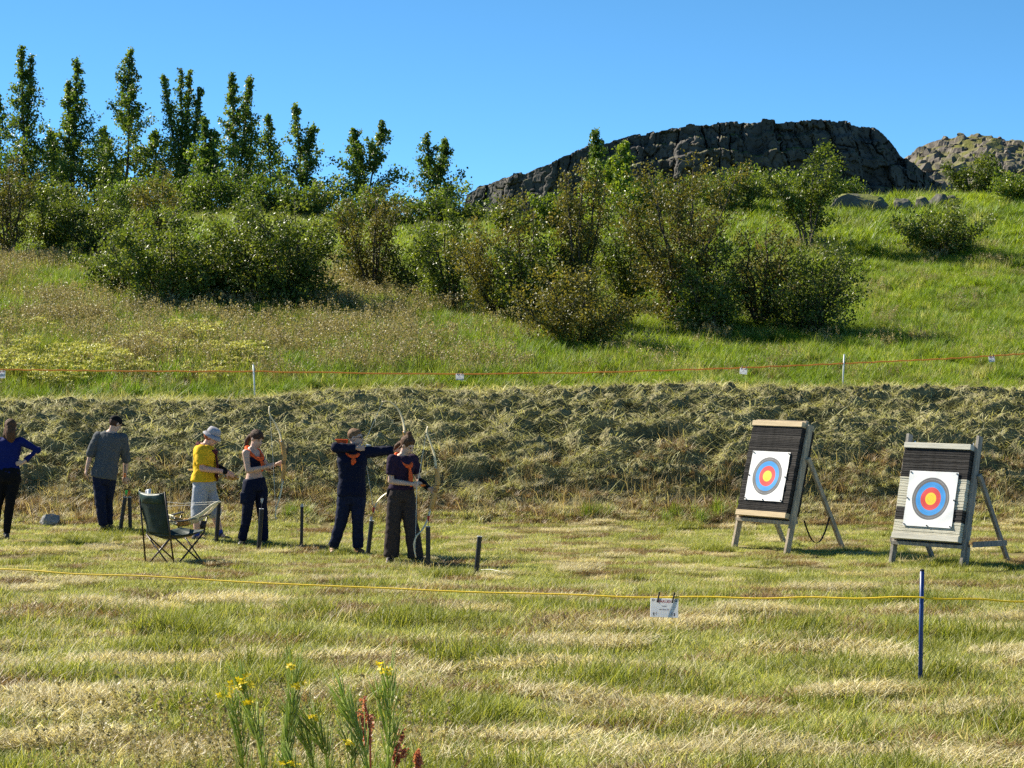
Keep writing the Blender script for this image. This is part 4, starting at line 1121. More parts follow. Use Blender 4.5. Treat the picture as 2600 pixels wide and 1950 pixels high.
def bow(upper, riser, lower, label, string=None, sight=None, wide=(.55, -.8, .1), tipmat=None):
    """upper/lower: limb points from riser to tip; riser: points from top to bottom (all world)"""
    c = riser[len(riser) // 2]; root = empty('recurve_bow', c)
    L = lambda ps: [p - c for p in ps]
    for nm, lm in (('upper_limb', upper), ('lower_limb', lower)):
        pts = smooth_path(L(lm)); n = len(pts)
        mb = MB(); mb.tube(pts, [(.030 * (1 - .5 * i / (n - 1)), .006) for i in range(n)], 8, wide=wide); o = mb.build(nm, M_limb, root, True)
        mb = MB(); mb.tube(pts[-3:], [(.0125, .007), (.011, .007), (.006, .006)], 6, wide=wide); mb.build('tip', tipmat or M_limb, o, True)
    pts = smooth_path(L(riser)); n = len(pts)
    prof = [.026 + .012 * math.sin(math.pi * min(1, i / (n - 1) * 1.0)) - .010 * math.exp(-((i / (n - 1) - .54) / .09) ** 2) for i in range(n)]
    mb = MB(); mb.tube(pts, [(p_, .022) for p_ in prof], 10, wide=(1, 0, 0)); r_ = mb.build('riser', M_riser, root, True)
    for e, dr in ((pts[1], pts[1] - pts[0]), (pts[-2], pts[-2] - pts[-1])):
        mb = MB(); mb.ell(e + Vector((-.004, -.024, 0)), (.010, .006, .010), n=8, m=5); mb.build('limb_bolt', M_steel, r_, True)
    i = n // 2; mb = MB(); mb.tube(pts[i - 1:i + 3], [(.0275, .0255)] * 4, 10, wide=(1, 0, 0)); mb.build('grip', M_riserd, r_, True)
    if string:
        mb = MB(); mb.tube(L(string), .0032, 5); mb.build('string', M_string, root)
    if sight:
        s = L(sight); mb = MB(); mb.tube([s[0], s[1]], .006, 6); mb.tube([s[1] + Vector((.004, 0, .075)), s[1] + Vector((-.006, 0, -.075))], .007, 6); mb.build('sight', M_black, root)
    tag(root, label, 'bow'); return root
M_riserd = mat_plain('riser_grip', (.30, .15, .05), .5, .4, var=.3, scale=16)

def arrow(a, b, label, fl=None, group=None, root=None):
    """from nock a to point b"""
    r = empty('arrow', a); v = b - a
    mb = MB(); mb.tube([Vector((0, 0, 0)), v], .0042, 6); mb.build('shaft', M_shaft, r)
    d_ = v.normalized(); x = d_.orthogonal().normalized(); y = d_.cross(x)
    for k in range(3):
        t = 2 * math.pi * k / 3; n = x * math.cos(t) + y * math.sin(t); p0 = d_ * .025
        mb = MB(); th = d_.cross(n) * .0012
        q = [p0 + n * .004, p0 + n * .022, p0 + d_ * .05 + n * .014, p0 + d_ * .075 + n * .004]
        mb.add([p + th for p in q] + [p - th for p in q], [(0, 1, 2, 3), (7, 6, 5, 4), (0, 4, 5, 1), (1, 5, 6, 2), (2, 6, 7, 3), (3, 7, 4, 0)]); mb.build('fletching', fl or M_fl_o, r)
    mb = MB(); mb.tube([v, v + d_ * .02], [.0046, .001], 6); mb.build('point', M_steel, r)
    tag(r, label, 'arrow', group); return r

def tube(px_b, py_b, px_t, py_t, d, label, r=.030, arrows=(), group='arrow tubes on the shooting line'):
    b = at(px_b, py_b, d); t = at(px_t, py_t, d); b.z = min(b.z, ghs(b.x, b.y) + .02); root = empty('arrow_tube', b); v = t - b; dn = v.normalized()
    mb = MB(); mb.tube([dn * -.12, Vector((0, 0, 0)), v], r, 12, cap=False); mb.tube([v, v - dn * .25], r * .86, 12, cap=False); mb.build('barrel', M_tubeb, root, True)
    n = 16; x = dn.orthogonal().normalized(); y = dn.cross(x)
    mb = MB(); mb.tube([v + (x * math.cos(2 * math.pi * q / n) + y * math.sin(2 * math.pi * q / n)) * r * .95 for q in range(n + 1)], .005, 6, cap=False); mb.build('rim', M_rim, root, True)
    tag(root, label, 'arrow tube', group)
    for (ox, L_, fl, lb) in arrows:
        a = t + x * ox * .015 + y * .004 + dn * L_ + Vector((ox * .02, 0, 0)); arrow(a, t - dn * .2 + x * ox * .01, lb, fl)
    return root
tube(304, 1356, 318, 1262, 33.0, 'leaning black tube, left one of the crossed pair by the man in grey', arrows=[(.3, .13, M_fl_g, 'green-fletched arrow in the leaning tube by the man in grey')])
tube(331, 1352, 329, 1262, 33.1, 'upright black tube, right one of the crossed pair by the man in grey', arrows=[(-.2, .12, M_fl_o, 'orange-fletched arrow in the upright tube by the man in grey')])
tube(549, 1372, 556, 1274, 30.9, 'black tube beside the person in the yellow shirt')
tube(657, 1388, 664, 1292, 30.1, 'black tube in front of the woman in the crop top', arrows=[(0, .17, M_fl_w, 'white-fletched arrow in the tube before the woman in the crop top')])
tube(765, 1397, 767, 1286, 30.1, 'black tube standing alone between the crop-top woman and the archer', .022, arrows=[(0, .06, M_fl_w, 'white-fletched arrow in the lone tube')])
tube(933, 1415, 944, 1322, 29.0, 'leaning black tube between the drawing archer and the woman in brown trousers', arrows=[(.2, .20, M_fl_r, 'red-fletched arrow in the leaning tube beside the drawing archer'), (-.5, .08, M_fl_w, 'white-fletched arrow in the leaning tube beside the drawing archer')])
tube(1087, 1436, 1087, 1337, 28.0, 'black tube in front of the woman in brown trousers', arrows=[(.2, .16, M_fl_r, 'red-fletched arrow in the tube before the woman in brown trousers')])
tube(1208, 1466, 1218, 1362, 26.7, 'rightmost black tube, standing alone in the grass')

A = lambda d, *ps: [at(x, y, d + (z[0] if z else 0)) for x, y, *z in ps]
D_F, D_E, D_D, D_C = 28.35, 29.5, 30.7, 31.4
bow(A(D_F - .2, (1107, 1186), (1103, 1158), (1096, 1133), (1088, 1112), (1083, 1096), (1086, 1083)),
    A(D_F - .2, (1107, 1184), (1111, 1205), (1111, 1225), (1106, 1243), (1103, 1262), (1096, 1284), (1092, 1297)),
    A(D_F - .2, (1092, 1296), (1085, 1320), (1073, 1344), (1058, 1361), (1051, 1384), (1056, 1416)),
    'wooden recurve bow held by the woman in brown trousers', A(D_F - .2, (1084, 1090), (1058, 1240), (1054, 1410)), A(D_F - .2, (1111, 1214), (1123, 1213)))
bow(A(D_D - .1, (714, 1119), (709, 1098), (699, 1076), (687, 1057), (683, 1044), (684, 1032)),
    A(D_D - .1, (714, 1117), (720, 1138), (722, 1158), (720, 1172), (721, 1190), (719, 1208), (718, 1221)),
    A(D_D - .1, (718, 1220), (714, 1246), (708, 1270), (702, 1290), (699, 1305), (702, 1321)),
    'wooden recurve bow held by the woman in the crop top', A(D_D - .1, (684, 1036), (694, 1180), (701, 1318)), A(D_D - .1, (721, 1140), (730, 1139)))
bow(A(D_E, (1027, 1096), (1024, 1073), (1015, 1047), (1000, 1028), (985, 1019), (970, 1020)),
    A(D_E, (1027, 1094), (1030, 1110), (1030, 1126), (1025, 1141), (1026, 1158), (1024, 1174), (1020, 1187)),
    A(D_E, (1020, 1186), (1008, 1220), (990, 1245), (968, 1262), (955, 1280), (949, 1304)),
    'drawn recurve bow of the archer in the navy jacket', A(D_E, (971, 1022), (922, 1131), (950, 1300)), None, tipmat=M_fl_r)
bow(A(D_C - .1, (602, 1208), (614, 1192), (628, 1172), (642, 1152, .1), (651, 1139, .1), (660, 1128, .1)),
    A(D_C - .1, (606, 1211), (601, 1213), (597, 1213), (592, 1214), (586, 1213), (578, 1211), (570, 1209)),
    A(D_C - .1, (571, 1209, .1), (550, 1210, .3), (525, 1206, .42), (505, 1199, .42), (490, 1193, .42), (476, 1193, .42)),
    'recurve bow held level by the person in the yellow shirt', None, None, wide=(0, -.5, .8))
arrow(at(1064, 1231, D_F - .18), at(1186, 1236, D_F - .45), 'dark arrow nocked on the bow of the woman in brown trousers', M_fl_o)
arrow(at(924, 1131, D_E), at(1040, 1130, D_E), 'arrow on the drawn bow of the archer in navy', M_fl_w)
arrow(at(316, 1216, 33.0), at(326, 1118, 33.0), 'dark arrow upright in the right hand of the man in grey', M_fl_o)

# ------------------------------------------------------------------ folding camp chair with a bow laid over its arms
M_green = mat_plain('green_nylon', (.003, .018, .016), .55, .35, var=.25, scale=7, bump=.35, bscale=16)
M_frame = mat_plain('brown_tube', (.035, .020, .016), .4, .5)
M_cloth = mat_plain('white_cloth', (.72, .73, .80), .8, .2, var=.05, bump=.4, bscale=25)
def camp_chair():
    c = on_ground(446, 28.35); th = math.atan2(.72, .69)
    root = empty('camp_chair', c, th - math.pi / 2)            # local: y = facing, x = to the sitter's right
    w, dd = .27, .25
    hb, hf = .38, .42
    # local corners: back feet (-w,-dd),(w,-dd); front feet
    bl, br, fl, fr = Vector((-w, -dd, 0)), Vector((w, -dd, 0)), Vector((-w, dd, 0)), Vector((w, dd, 0))
    U = lambda v, z: Vector((v.x, v.y, z))
    def pole(a, b, r=.0105, nm='frame_tube'): mb = MB(); mb.tube([a, b], r, 7); mb.build(nm, M_frame, root, True)
    for s, q in ((-1, bl), (1, br)):
        pole(U(q, -.03) + Vector((s * .03, 0, 0)), Vector((s * (w + .0), -dd - .13, .96)), .0115, 'back_pole')
    hubs = []
    for a, b, ha, hb_ in ((bl, br, hb, hb), (br, bl, hb, hb), (fl, fr, hf, hf), (fr, fl, hf, hf), (bl, fl, hb, hf), (fl, bl, hf, hb), (br, fr, hb, hf), (fr, br, hf, hb)):
        off = (Vector((a.x, a.y, 0)) + Vector((b.x, b.y, 0))) * .03
        pole(U(a, -.03) * 1.0 + off, U(b, hb_) + off)
    for q in (bl, br, fl, fr):
        mb = MB(); mb.tube([U(q, -.01), U(q, .035)], [.022, .018], 8); mb.build('foot', M_black, root)
    for q in (fl, fr): pole(U(q, hf), U(q, .60) + Vector((0, .05, 0)), .0105, 'arm_post')
    # seat: sagging sheet
    def cloth(fn, nm, nx=12, ny=12, th_=.006, mat=M_green):
        V = [fn(i / nx, j / ny) for j in range(ny + 1) for i in range(nx + 1)]
        F = [(j * (nx + 1) + i, j * (nx + 1) + i + 1, (j + 1) * (nx + 1) + i + 1, (j + 1) * (nx + 1) + i) for j in range(ny) for i in range(nx)]
        mb = MB(); mb.add(V, F); o = mb.build(nm, mat, root, True); m = o.modifiers.new('thick', 'SOLIDIFY'); m.thickness = th_; m.offset = 0; return o
    def seat(u, v):
        x = (u - .5) * 2 * w; y = -dd - .02 + v * (2 * dd + .06); z = hb + (hf - hb) * v + .02
        sag = .075 * (1 - (2 * u - 1) ** 2) * (1 - .8 * (2 * v - 1) ** 4) + .02 * (1 - (2 * v - 1) ** 2)
        return Vector((x, y, z - sag + .006 * mnoise.noise(Vector((u * 5, v * 5, 2)))))
    cloth(seat, 'seat')
    def back(u, v):
        nar = 1 - .12 * math.exp(-((v - .18) / .18) ** 2)
        x = (u - .5) * 2 * w * nar; z = .40 + v * .55; y = -dd - .02 - .12 * v
        y -= .05 * (1 - (2 * u - 1) ** 2) * (1 - .3 * v)
        z -= .022 * (1 - (2 * u - 1) ** 2) * v ** 3
        return Vector((x, y + .010 * mnoise.noise(Vector((u * 4, v * 7, 5))), z))
    cloth(back, 'backrest', 14, 16)
    def pillow(u, v):
        p = back(.08 + .84 * u, .74 + .24 * v); p.y -= .018 * math.sin(math.pi * v) ** .5 * math.sin(math.pi * u) ** .3 - .0 ; return p + Vector((0, -.004, 0))
    cloth(pillow, 'head_panel', 10, 6, .01, M_green2)
    for s in (-1, 1):
        def arm(u, v, s=s):
            x = s * (w + .005) + (u - .5) * .075; y = -dd - .07 + v * (2 * dd + .15)
            return Vector((x, y, .60 + .03 * math.cos(math.pi * (v - .15)) * -1 + .012 - .015 * math.sin(math.pi * v)))
        cloth(arm, 'armrest', 4, 8, .010, M_black)
    mb = MB(); q = Vector((w + .01, dd - .03, .555)); mb.tube([q, q + Vector((0, 0, -.10))], [.042, .036], 10); mb.build('cup_holder', M_black, root, True)
    tag(root, 'dark green folding camp chair seen from behind on the grass', 'chair')
M_green2 = mat_plain('green_nylon_light', (.008, .036, .031), .5, .4, var=.3, scale=9, bump=.35, bscale=16)
camp_chair()
def zc(x, y, d=28.2): return at(360 + x / 7.215, 1220 + y / 7.215, d)
bow([zc(860, 735), zc(950, 700), zc(1100, 610), zc(1230, 500), zc(1330, 430), zc(1430, 385)],
    [zc(600, 690), zc(660, 715), zc(710, 740), zc(750, 745), zc(790, 745), zc(830, 742), zc(870, 735)],
    [zc(600, 690, 28.45), zc(480, 640, 28.6), zc(330, 560, 28.7), zc(180, 470, 28.75), zc(80, 380, 28.75), zc(10, 345, 28.75)],
    'pale-limbed recurve bow lying across the arms of the camp chair', [zc(1425, 387), zc(720, 420, 28.45), zc(12, 347, 28.75)], None, wide=(0, -.35, .93))
bow([zc(880, 765, 28.35), zc(1000, 740, 28.35), zc(1120, 680, 28.35), zc(1250, 565, 28.35), zc(1330, 480, 28.35), zc(1385, 425, 28.35)],
    [zc(640, 790, 28.35), zc(680, 800, 28.35), zc(720, 800, 28.35), zc(760, 795, 28.35), zc(800, 790, 28.35), zc(840, 780, 28.35), zc(885, 765, 28.35)],
    [zc(640, 790, 28.4), zc(540, 760, 28.6), zc(400, 690, 28.7), zc(220, 590, 28.75), zc(100, 500, 28.75), zc(20, 490, 28.75)],
    'second recurve bow lying under the first on the camp chair', [zc(1380, 427, 28.35), zc(760, 460, 28.5), zc(24, 491, 28.75)], None, wide=(0, -.35, .93))
def towel():
    root_p = zc(120, 260, 28.75); V = []; F = []; nx, ny = 6, 10
    for j in range(ny + 1):
        for i in range(nx + 1):
            p = zc(72 + 95 * i / nx - 0 * j, 175 + 200 * j / ny - 25 * (i / nx) * (1 - j / ny), 28.62 + .03 * math.sin(i * 1.3) + .12 * (1 - i / nx)); V.append(p - root_p)
    for j in range(ny):
        for i in range(nx): a = j * (nx + 1) + i; F.append((a, a + 1, a + nx + 2, a + nx + 1))
    mb = MB(); mb.add(V, F); o = mb.build('towel', M_cloth, None, True); o.location = root_p
    m = o.modifiers.new('thick', 'SOLIDIFY'); m.thickness = .012; m.offset = 0
    tag(o, 'white cloth hung over the corner of the camp chair', 'cloth')
towel()
# ------------------------------------------------------------------ people
M_skin = mat_plain('skin', (.56, .36, .27), .55, .35, var=.08, scale=14)
M_skin2 = mat_plain('skin_pink', (.60, .36, .28), .55, .35, var=.10, scale=14)
M_eye = mat_plain('eye', (.03, .025, .02), .3, .5); M_lip = mat_plain('lips', (.42, .17, .14), .5, .4)
M_hair_b = mat_plain('brown_hair', (.10, .048, .024), .65, .2, var=.45, scale=30, bump=.8, bscale=80, stretch=(3, 3, .5))
M_hair_d = mat_plain('dark_hair', (.065, .032, .020), .65, .2, var=.45, scale=30, bump=.8, bscale=80, stretch=(3, 3, .5))
M_hair_l = mat_plain('light_brown_hair', (.19, .105, .052), .65, .2, var=.45, scale=30, bump=.8, bscale=80, stretch=(3, 3, .5))
M_hair_r = mat_plain('reddish_hair', (.30, .09, .035), .65, .2, var=.35, scale=30, bump=.8, bscale=80)
fab = lambda n, c, **k: mat_plain(n, c, .85, .15, var=k.get('var', .12), scale=k.get('scale', 22), bump=.35, bscale=k.get('bs', 14), sheen=k.get('sheen', .0))
M_blue = fab('royal_blue_knit', (.005, .012, .10)); M_blackc = fab('black_cloth', (.005, .005, .007)); M_greyk = fab('grey_sweater', (.085, .092, .10), var=.25, scale=60)
M_navy = fab('navy_cloth', (.006, .009, .028)); M_denim = fab('dark_denim', (.010, .015, .040), var=.25); M_yellow = fab('yellow_cotton', (.72, .45, .02)); M_lgrey = fab('light_grey_cotton', (.36, .38, .43))
M_plum = fab('plum_cotton', (.028, .014, .034)); M_brownt = fab('brown_stripe', (.045, .034, .032), var=.3, scale=40); M_orange = fab('orange_scarf', (.80, .12, .03), var=.2); M_dscarf = fab('dark_red_scarf', (.085, .022, .026), var=.5, scale=18)
M_hat = fab('grey_bucket_hat', (.36, .35, .38)); M_cap = fab('black_cap', (.008, .008, .010)); M_shoe = mat_plain('black_shoe', (.02, .02, .022), .5, .4); M_boot = mat_plain('brown_boot', (.16, .075, .03), .6, .35); M_sole = mat_plain('white_sole', (.65, .65, .66), .6, .3); M_sock = fab('blue_sock', (.03, .06, .30)); M_guard = fab('arm_guard', (.012, .012, .014)); M_olive = fab('green_strap', (.03, .09, .06)); M_greyst = fab('grey_strap', (.26, .25, .25))

def remesh(mb, name, mat, parent, vox, off, smooth=4, wrinkle=0.0, wscale=9.0, wstretch=(1, 1, 1), seed=0):
    me = bpy.data.meshes.new(name); me.from_pydata([tuple(Vector(p) - off) for p in mb.v], [], mb.f); me.update()
    o = link(name, me)
    m = o.modifiers.new('r', 'REMESH'); m.mode = 'VOXEL'; m.voxel_size = vox
    if smooth: s = o.modifiers.new('s', 'SMOOTH'); s.factor = .5; s.iterations = smooth
    dg = bpy.context.evaluated_depsgraph_get(); dg.update()
    m2 = bpy.data.meshes.new_from_object(o.evaluated_get(dg)); m2.name = name
    bpy.data.objects.remove(o); bpy.data.meshes.remove(me)
    if wrinkle:
        n = len(m2.vertices); co = np.zeros(n * 3, np.float32); m2.vertices.foreach_get('co', co); co = co.reshape(-1, 3)
        no = np.zeros(n * 3, np.float32); m2.vertices.foreach_get('normal', no); no = no.reshape(-1, 3)
        q = co * np.array(wstretch)[None, :] * wscale
        k = fbm(q[:, 0] + q[:, 1] * .7 + seed, q[:, 2] + q[:, 1] * .35, 700 + seed, 3)
        k = 1 - 2.2 * np.abs(k)
        co = co + no * (wrinkle * k)[:, None]; m2.vertices.foreach_set('co', co.ravel())
    m2.polygons.foreach_set('use_smooth', [True] * len(m2.polygons)); m2.update()
    m2.materials.clear(); m2.materials.append(mat)
    return link(name, m2, parent)

def frame(fwd, up=(0, 0, 1)):
    f = Vector(fwd).normalized(); u = Vector(up); r = f.cross(u).normalized(); u = r.cross(f)
    return f, r, u

def torso_rings(P, N, right, fwd, lv, k=1.0, inf=0.0):
    """rings (t, half width, half depth, forward shift) between pelvis P and neck base N"""
    out = []
    for t, w, dp, sh in lv:
        c = P + (N - P) * t + fwd * sh; out.append((c, w * k + inf, dp * k + inf))
    return out
def loft(mb, rings, right, fwd, n=18):
    V = []; F = []
    for c, w, dp in rings:
        for i in range(n):
            a = 2 * math.pi * i / n
            ca, sa = math.cos(a), math.sin(a)
            V.append(c + right * (w * math.copysign(abs(ca) ** .85, ca)) + fwd * (dp * math.copysign(abs(sa) ** .85, sa)))
    m = len(rings)
    for j in range(m - 1):
        for i in range(n): F.append((j * n + i, j * n + (i + 1) % n, (j + 1) * n + (i + 1) % n, (j + 1) * n + i))
    F.append(tuple(range(n - 1, -1, -1))); F.append(tuple((m - 1) * n + i for i in range(n)))
    mb.add(V, F)

TORSO_M = [(-.20, .115, .10, 0), (-.08, .155, .115, 0), (.08, .16, .115, 0), (.30, .148, .10, .005), (.52, .155, .105, .01), (.74, .178, .118, .015), (.90, .172, .10, .0), (.99, .10, .07, -.01), (1.06, .058, .056, -.005)]
TORSO_F = [(-.20, .12, .105, 0), (-.08, .165, .12, -.005), (.08, .160, .115, -.005), (.32, .122, .09, .005), (.52, .132, .10, .012), (.70, .150, .118, .022), (.90, .150, .092, .0), (.99, .085, .062, -.01), (1.06, .05, .05, -.005)]

def hand(mb, wrist, d, palm, curl, k=1.0, thumb=1, spread=.0):
    """d: forearm direction, palm: direction the palm faces, thumb: +1/-1 side"""
    d = Vector(d).normalized(); n = Vector(palm); n = (n - d * n.dot(d)).normalized(); s = d.cross(n) * thumb
    R = Matrix((s, n, d)).transposed()
    c = wrist + d * .050 * k
    mb.ell(c, (.040 * k, .0165 * k, .055 * k), R)
    mb.limb([wrist - d * .01, wrist + d * .03 * k], [.025 * k, .024 * k], 8)
    for i, (o, L) in enumerate(((.030, .072), (.011, .083), (-.009, .078), (-.028, .060))):
        p = wrist + d * .088 * k + s * o * k; dr = d + s * o * spread; pts = [p - d * .02]; a = curl[0]
        for j, f in enumerate((.45, .32, .25)):
            v = (dr.normalized() * math.cos(a) + n * math.sin(a)); p = p + v * L * f * k; pts.append(p); a += curl[1]
        mb.limb(pts, [.0098 * k, .0095 * k, .0088 * k, .0078 * k], 7)
    p = wrist + d * .028 * k + s * .032 * k; q = p + (d * .55 + s * .65 + n * .35).normalized() * .042 * k; r = q + (d * .8 + s * .05 + n * .6).normalized() * .034 * k
    mb.limb([p, q, r], [.013 * k, .0115 * k, .009 * k], 7)

def person(label, d, J, face, bodyface, pitch=0.0, fem=True, k=1.0, hs=1.0, parts=(), armr=1.0, legr=1.0, hands=None, skin=None, eyes=True, seed=0, tor=None):
    """J: joint name -> (px, py[, depth offset]); builds the naked figure, returns a context for the clothes"""
    W = {n: at(v[0], v[1], d + (v[2] if len(v) > 2 else 0)) for n, v in J.items()}
    # stand on the ground: root under the feet
    gx = (W['ankL'].x + W['ankR'].x) / 2; rp = Vector((gx, d, ghs(gx, d)))
    root = empty('person', rp)
    bf, br, bu = frame((bodyface[0], bodyface[1], 0))
    sp = (W['neck'] - W['pel']).normalized(); rr = bf.cross(sp).normalized(); ff = sp.cross(rr)
    mb = MB()
    lv = tor or (TORSO_F if fem else TORSO_M)
    loft(mb, torso_rings(W['pel'], W['neck'], rr, ff, lv, k, -.008), rr, ff)
    H = W['head']; hf, hr, hu = frame((face[0] * math.cos(pitch), face[1] * math.cos(pitch), math.sin(pitch)))
    HR = Matrix((hr, hf, hu)).transposed()
    mb.ell(H + hu * .030 * hs - hf * .012, (.074 * hs, .094 * hs, .090 * hs), HR, 16, 12)
    mb.ell(H - hu * .035 * hs + hf * .022, (.056 * hs, .068 * hs, .080 * hs), HR, 14, 10)
    mb.ell(H - hu * .092 * hs + hf * .060 * hs, (.024 * hs, .022 * hs, .020 * hs), HR, 8, 6)
    mb.limb([H + hu * .022 * hs + hf * .084 * hs, H - hu * .022 * hs + hf * .108 * hs], [.010, .014], 8)
    mb.limb([H + hu * .034 * hs + hf * .074 * hs - hr * .038, H + hu * .034 * hs + hf * .074 * hs + hr * .038], [.013, .013], 8)
    mb.limb([H - hu * .056 * hs + hf * .088 * hs - hr * .014, H - hu * .056 * hs + hf * .088 * hs + hr * .014], [.0095, .0095], 6)
    for s in (-1, 1): mb.ell(H + hr * s * .076 * hs - hf * .005 + hu * .0, (.010, .020, .031), HR, 8, 6)
    mb.limb([W['neck'] - sp * .05, H - hu * .05 - hf * .015], [.058 * k ** .5 if not fem else .05, .053 if not fem else .046], 12)
    a = armr; lg = legr
    for s in 'LR':
        mb.limb([W['sh' + s], W['sh' + s] + (W['el' + s] - W['sh' + s]) * .45, W['el' + s]], [.055 * a, .046 * a, .038 * a])
        mb.limb([W['el' + s], W['el' + s] + (W['wr' + s] - W['el' + s]) * .3, W['wr' + s]], [.038 * a, .039 * a, .026 * a])
        mb.limb([W['neck'] - sp * .07 + (W['sh' + s] - W['neck']) * .3, W['sh' + s]], [.05 * k, .05 * a])
        mb.limb([W['hip' + s], W['hip' + s] + (W['kn' + s] - W['hip' + s]) * .5, W['kn' + s]], [.085 * lg, .074 * lg, .056 * lg])
        mb.limb([W['kn' + s], W['kn' + s] + (W['ank' + s] - W['kn' + s]) * .33, W['ank' + s]], [.055 * lg, .055 * lg, .036])
        hd = (hands or {}).get(s, dict(palm=(0, 1, 0), curl=(.5, .4)))
        dv = Vector(hd['dir']) if 'dir' in hd else W['wr' + s] - W['el' + s]
        hand(mb, W['wr' + s], dv, hd['palm'], hd['curl'], .95 if fem else 1.03, hd.get('thumb', 1))
        toe = W['toe' + s]; an = W['ank' + s]; mb.limb([an, an + (toe - an) * .5 - Vector((0, 0, .02)), toe], [.036, .036, .026])
    body = remesh(mb, 'body', skin or M_skin, root, .0088, rp, 3)
    if eyes:
        for s in (-1, 1):
            e = MB(); e.ell(H + hu * .012 * hs + hf * .083 * hs + hr * s * .030, (.013, .008, .0075), HR, 8, 6); e.build('eye', M_eye, root, True, rp)
        e = MB(); e.ell(H - hu * .055 * hs + hf * .094 * hs, (.022, .007, .008), HR, 8, 6); e.build('mouth', M_lip, root, True, rp)
    tag(root, label, 'person')
    return dict(W=W, root=root, rp=rp, rr=rr, ff=ff, sp=sp, lv=lv, k=k, H=H, hf=hf, hr=hr, hu=hu, HR=HR, a=a, lg=lg, hs=hs, seed=seed, d=d)

def along(pts, t):
    """points of a polyline up to fraction t of its length"""
    L = [(pts[i + 1] - pts[i]).length for i in range(len(pts) - 1)]; T = sum(L) * t; out = [pts[0]]
    for i, l in enumerate(L):
        if T <= l: out.append(pts[i] + (pts[i + 1] - pts[i]) * (T / l)); break
        out.append(pts[i + 1]); T -= l
    return out

def top(c, name, mat, hem=0.0, sleeve=.35, inf=.012, loose=.0, neck=1.0, sl=(.060, .052), wr=.009, vox=.0125):
    mb = MB(); W = c['W']
    lv = [l for l in c['lv'] if hem + .02 < l[0] <= neck]
    t0 = np.interp(hem, [l[0] for l in c['lv']], [l[1] for l in c['lv']]), np.interp(hem, [l[0] for l in c['lv']], [l[2] for l in c['lv']])
    lv = [(hem, t0[0] + loose, t0[1] + loose, 0)] + [(t, w + loose * max(0, 1 - (t - hem) / .7), dp + loose * max(0, 1 - (t - hem) / .7), s) for t, w, dp, s in lv]
    loft(mb, torso_rings(W['pel'], W['neck'], c['rr'], c['ff'], lv, c['k'], inf), c['rr'], c['ff'], 22)
    if sleeve > 0:
        for s in 'LR':
            pts = along([W['sh' + s], W['el' + s], W['wr' + s]], sleeve); n = len(pts)
            r = [sl[0] * c['a'] + (sl[1] - sl[0]) * c['a'] * i / (n - 1) for i in range(n)]
            mb.tube(pts, r, 14)
            for p, q in list(zip(pts, r))[:-1]: mb.ell(p, q * .99)
            mb.limb([W['neck'] - c['sp'] * .07 + (W['sh' + s] - W['neck']) * .3, W['sh' + s]], [.056 * c['k'], sl[0] * c['a']])
    return remesh(mb, name, mat, c['root'], vox, c['rp'], 3, wr, 8, (1, 1, .8), c['seed'])

def bottom(c, name, mat, frac=.97, r=(.098, .080, .066, .058), waist=.16, inf=.012, wr=.010, vox=.0135):
    mb = MB(); W = c['W']
    lv = [l for l in c['lv'] if l[0] < waist]; lv.append((waist, np.interp(waist, [l[0] for l in c['lv']], [l[1] for l in c['lv']]), np.interp(waist, [l[0] for l in c['lv']], [l[2] for l in c['lv']]), 0))
    loft(mb, torso_rings(W['pel'], W['neck'], c['rr'], c['ff'], lv, c['k'], inf), c['rr'], c['ff'], 22)
    for s in 'LR':
        h, kn, an = W['hip' + s], W['kn' + s], W['ank' + s]
        pts = along([h, h + (kn - h) * .5, kn, kn + (an - kn) * .5, an], frac); n = len(pts)
        full = [r[0], r[1], r[2], (r[2] + r[3]) / 2, r[3]][:n]
        full = [q * c['lg'] for q in full]
        mb.tube(pts, full, 14)
        for p, q in list(zip(pts, full))[:-1]: mb.ell(p, q * .99)
    return remesh(mb, name, mat, c['root'], vox, c['rp'], 3, wr, 7, (1, 1, .6), c['seed'] + 3)

def shoes(c, mat, sole=None, hgt=.05, big=1.0):
    for s in 'LR':
        an, toe = c['W']['ank' + s], c['W']['toe' + s]; v = toe - an; v.z = 0; v = v.normalized() if v.length > .02 else Vector((0, -1, 0)); sd = Vector((v.y, -v.x, 0))
        zf = c['rp'].z; a0 = Vector((an.x, an.y, zf)); R = Matrix((sd, v, Vector((0, 0, 1)))).transposed()
        mb = MB(); mb.ell(a0 + v * .055 + Vector((0, 0, .045)), (.048 * big, .135 * big, .042), R, 12, 8); mb.ell(a0 - v * .02 + Vector((0, 0, .06)), (.042 * big, .06 * big, .06), R, 12, 8)
        mb.limb([a0 + Vector((0, 0, .06)), Vector((an.x, an.y, zf + .06 + hgt))], [.046 * big, .046 * big])
        sh = remesh(mb, 'shoe', mat, c['root'], .010, c['rp'], 2)
        mb = MB(); V = []; n = 14
        for zz in (.004, .026):
            for i in range(n):
                t = 2 * math.pi * i / n; V.append(a0 + v * (.045 + .145 * big * math.cos(t)) + sd * (.05 * big * math.sin(t)) + Vector((0, 0, zz)))
        mb.add(V, [tuple(range(n - 1, -1, -1)), tuple(range(n, 2 * n))] + [(i, (i + 1) % n, n + (i + 1) % n, n + i) for i in range(n)])
        mb.build('sole', sole or M_shoe, sh, False, c['rp'])

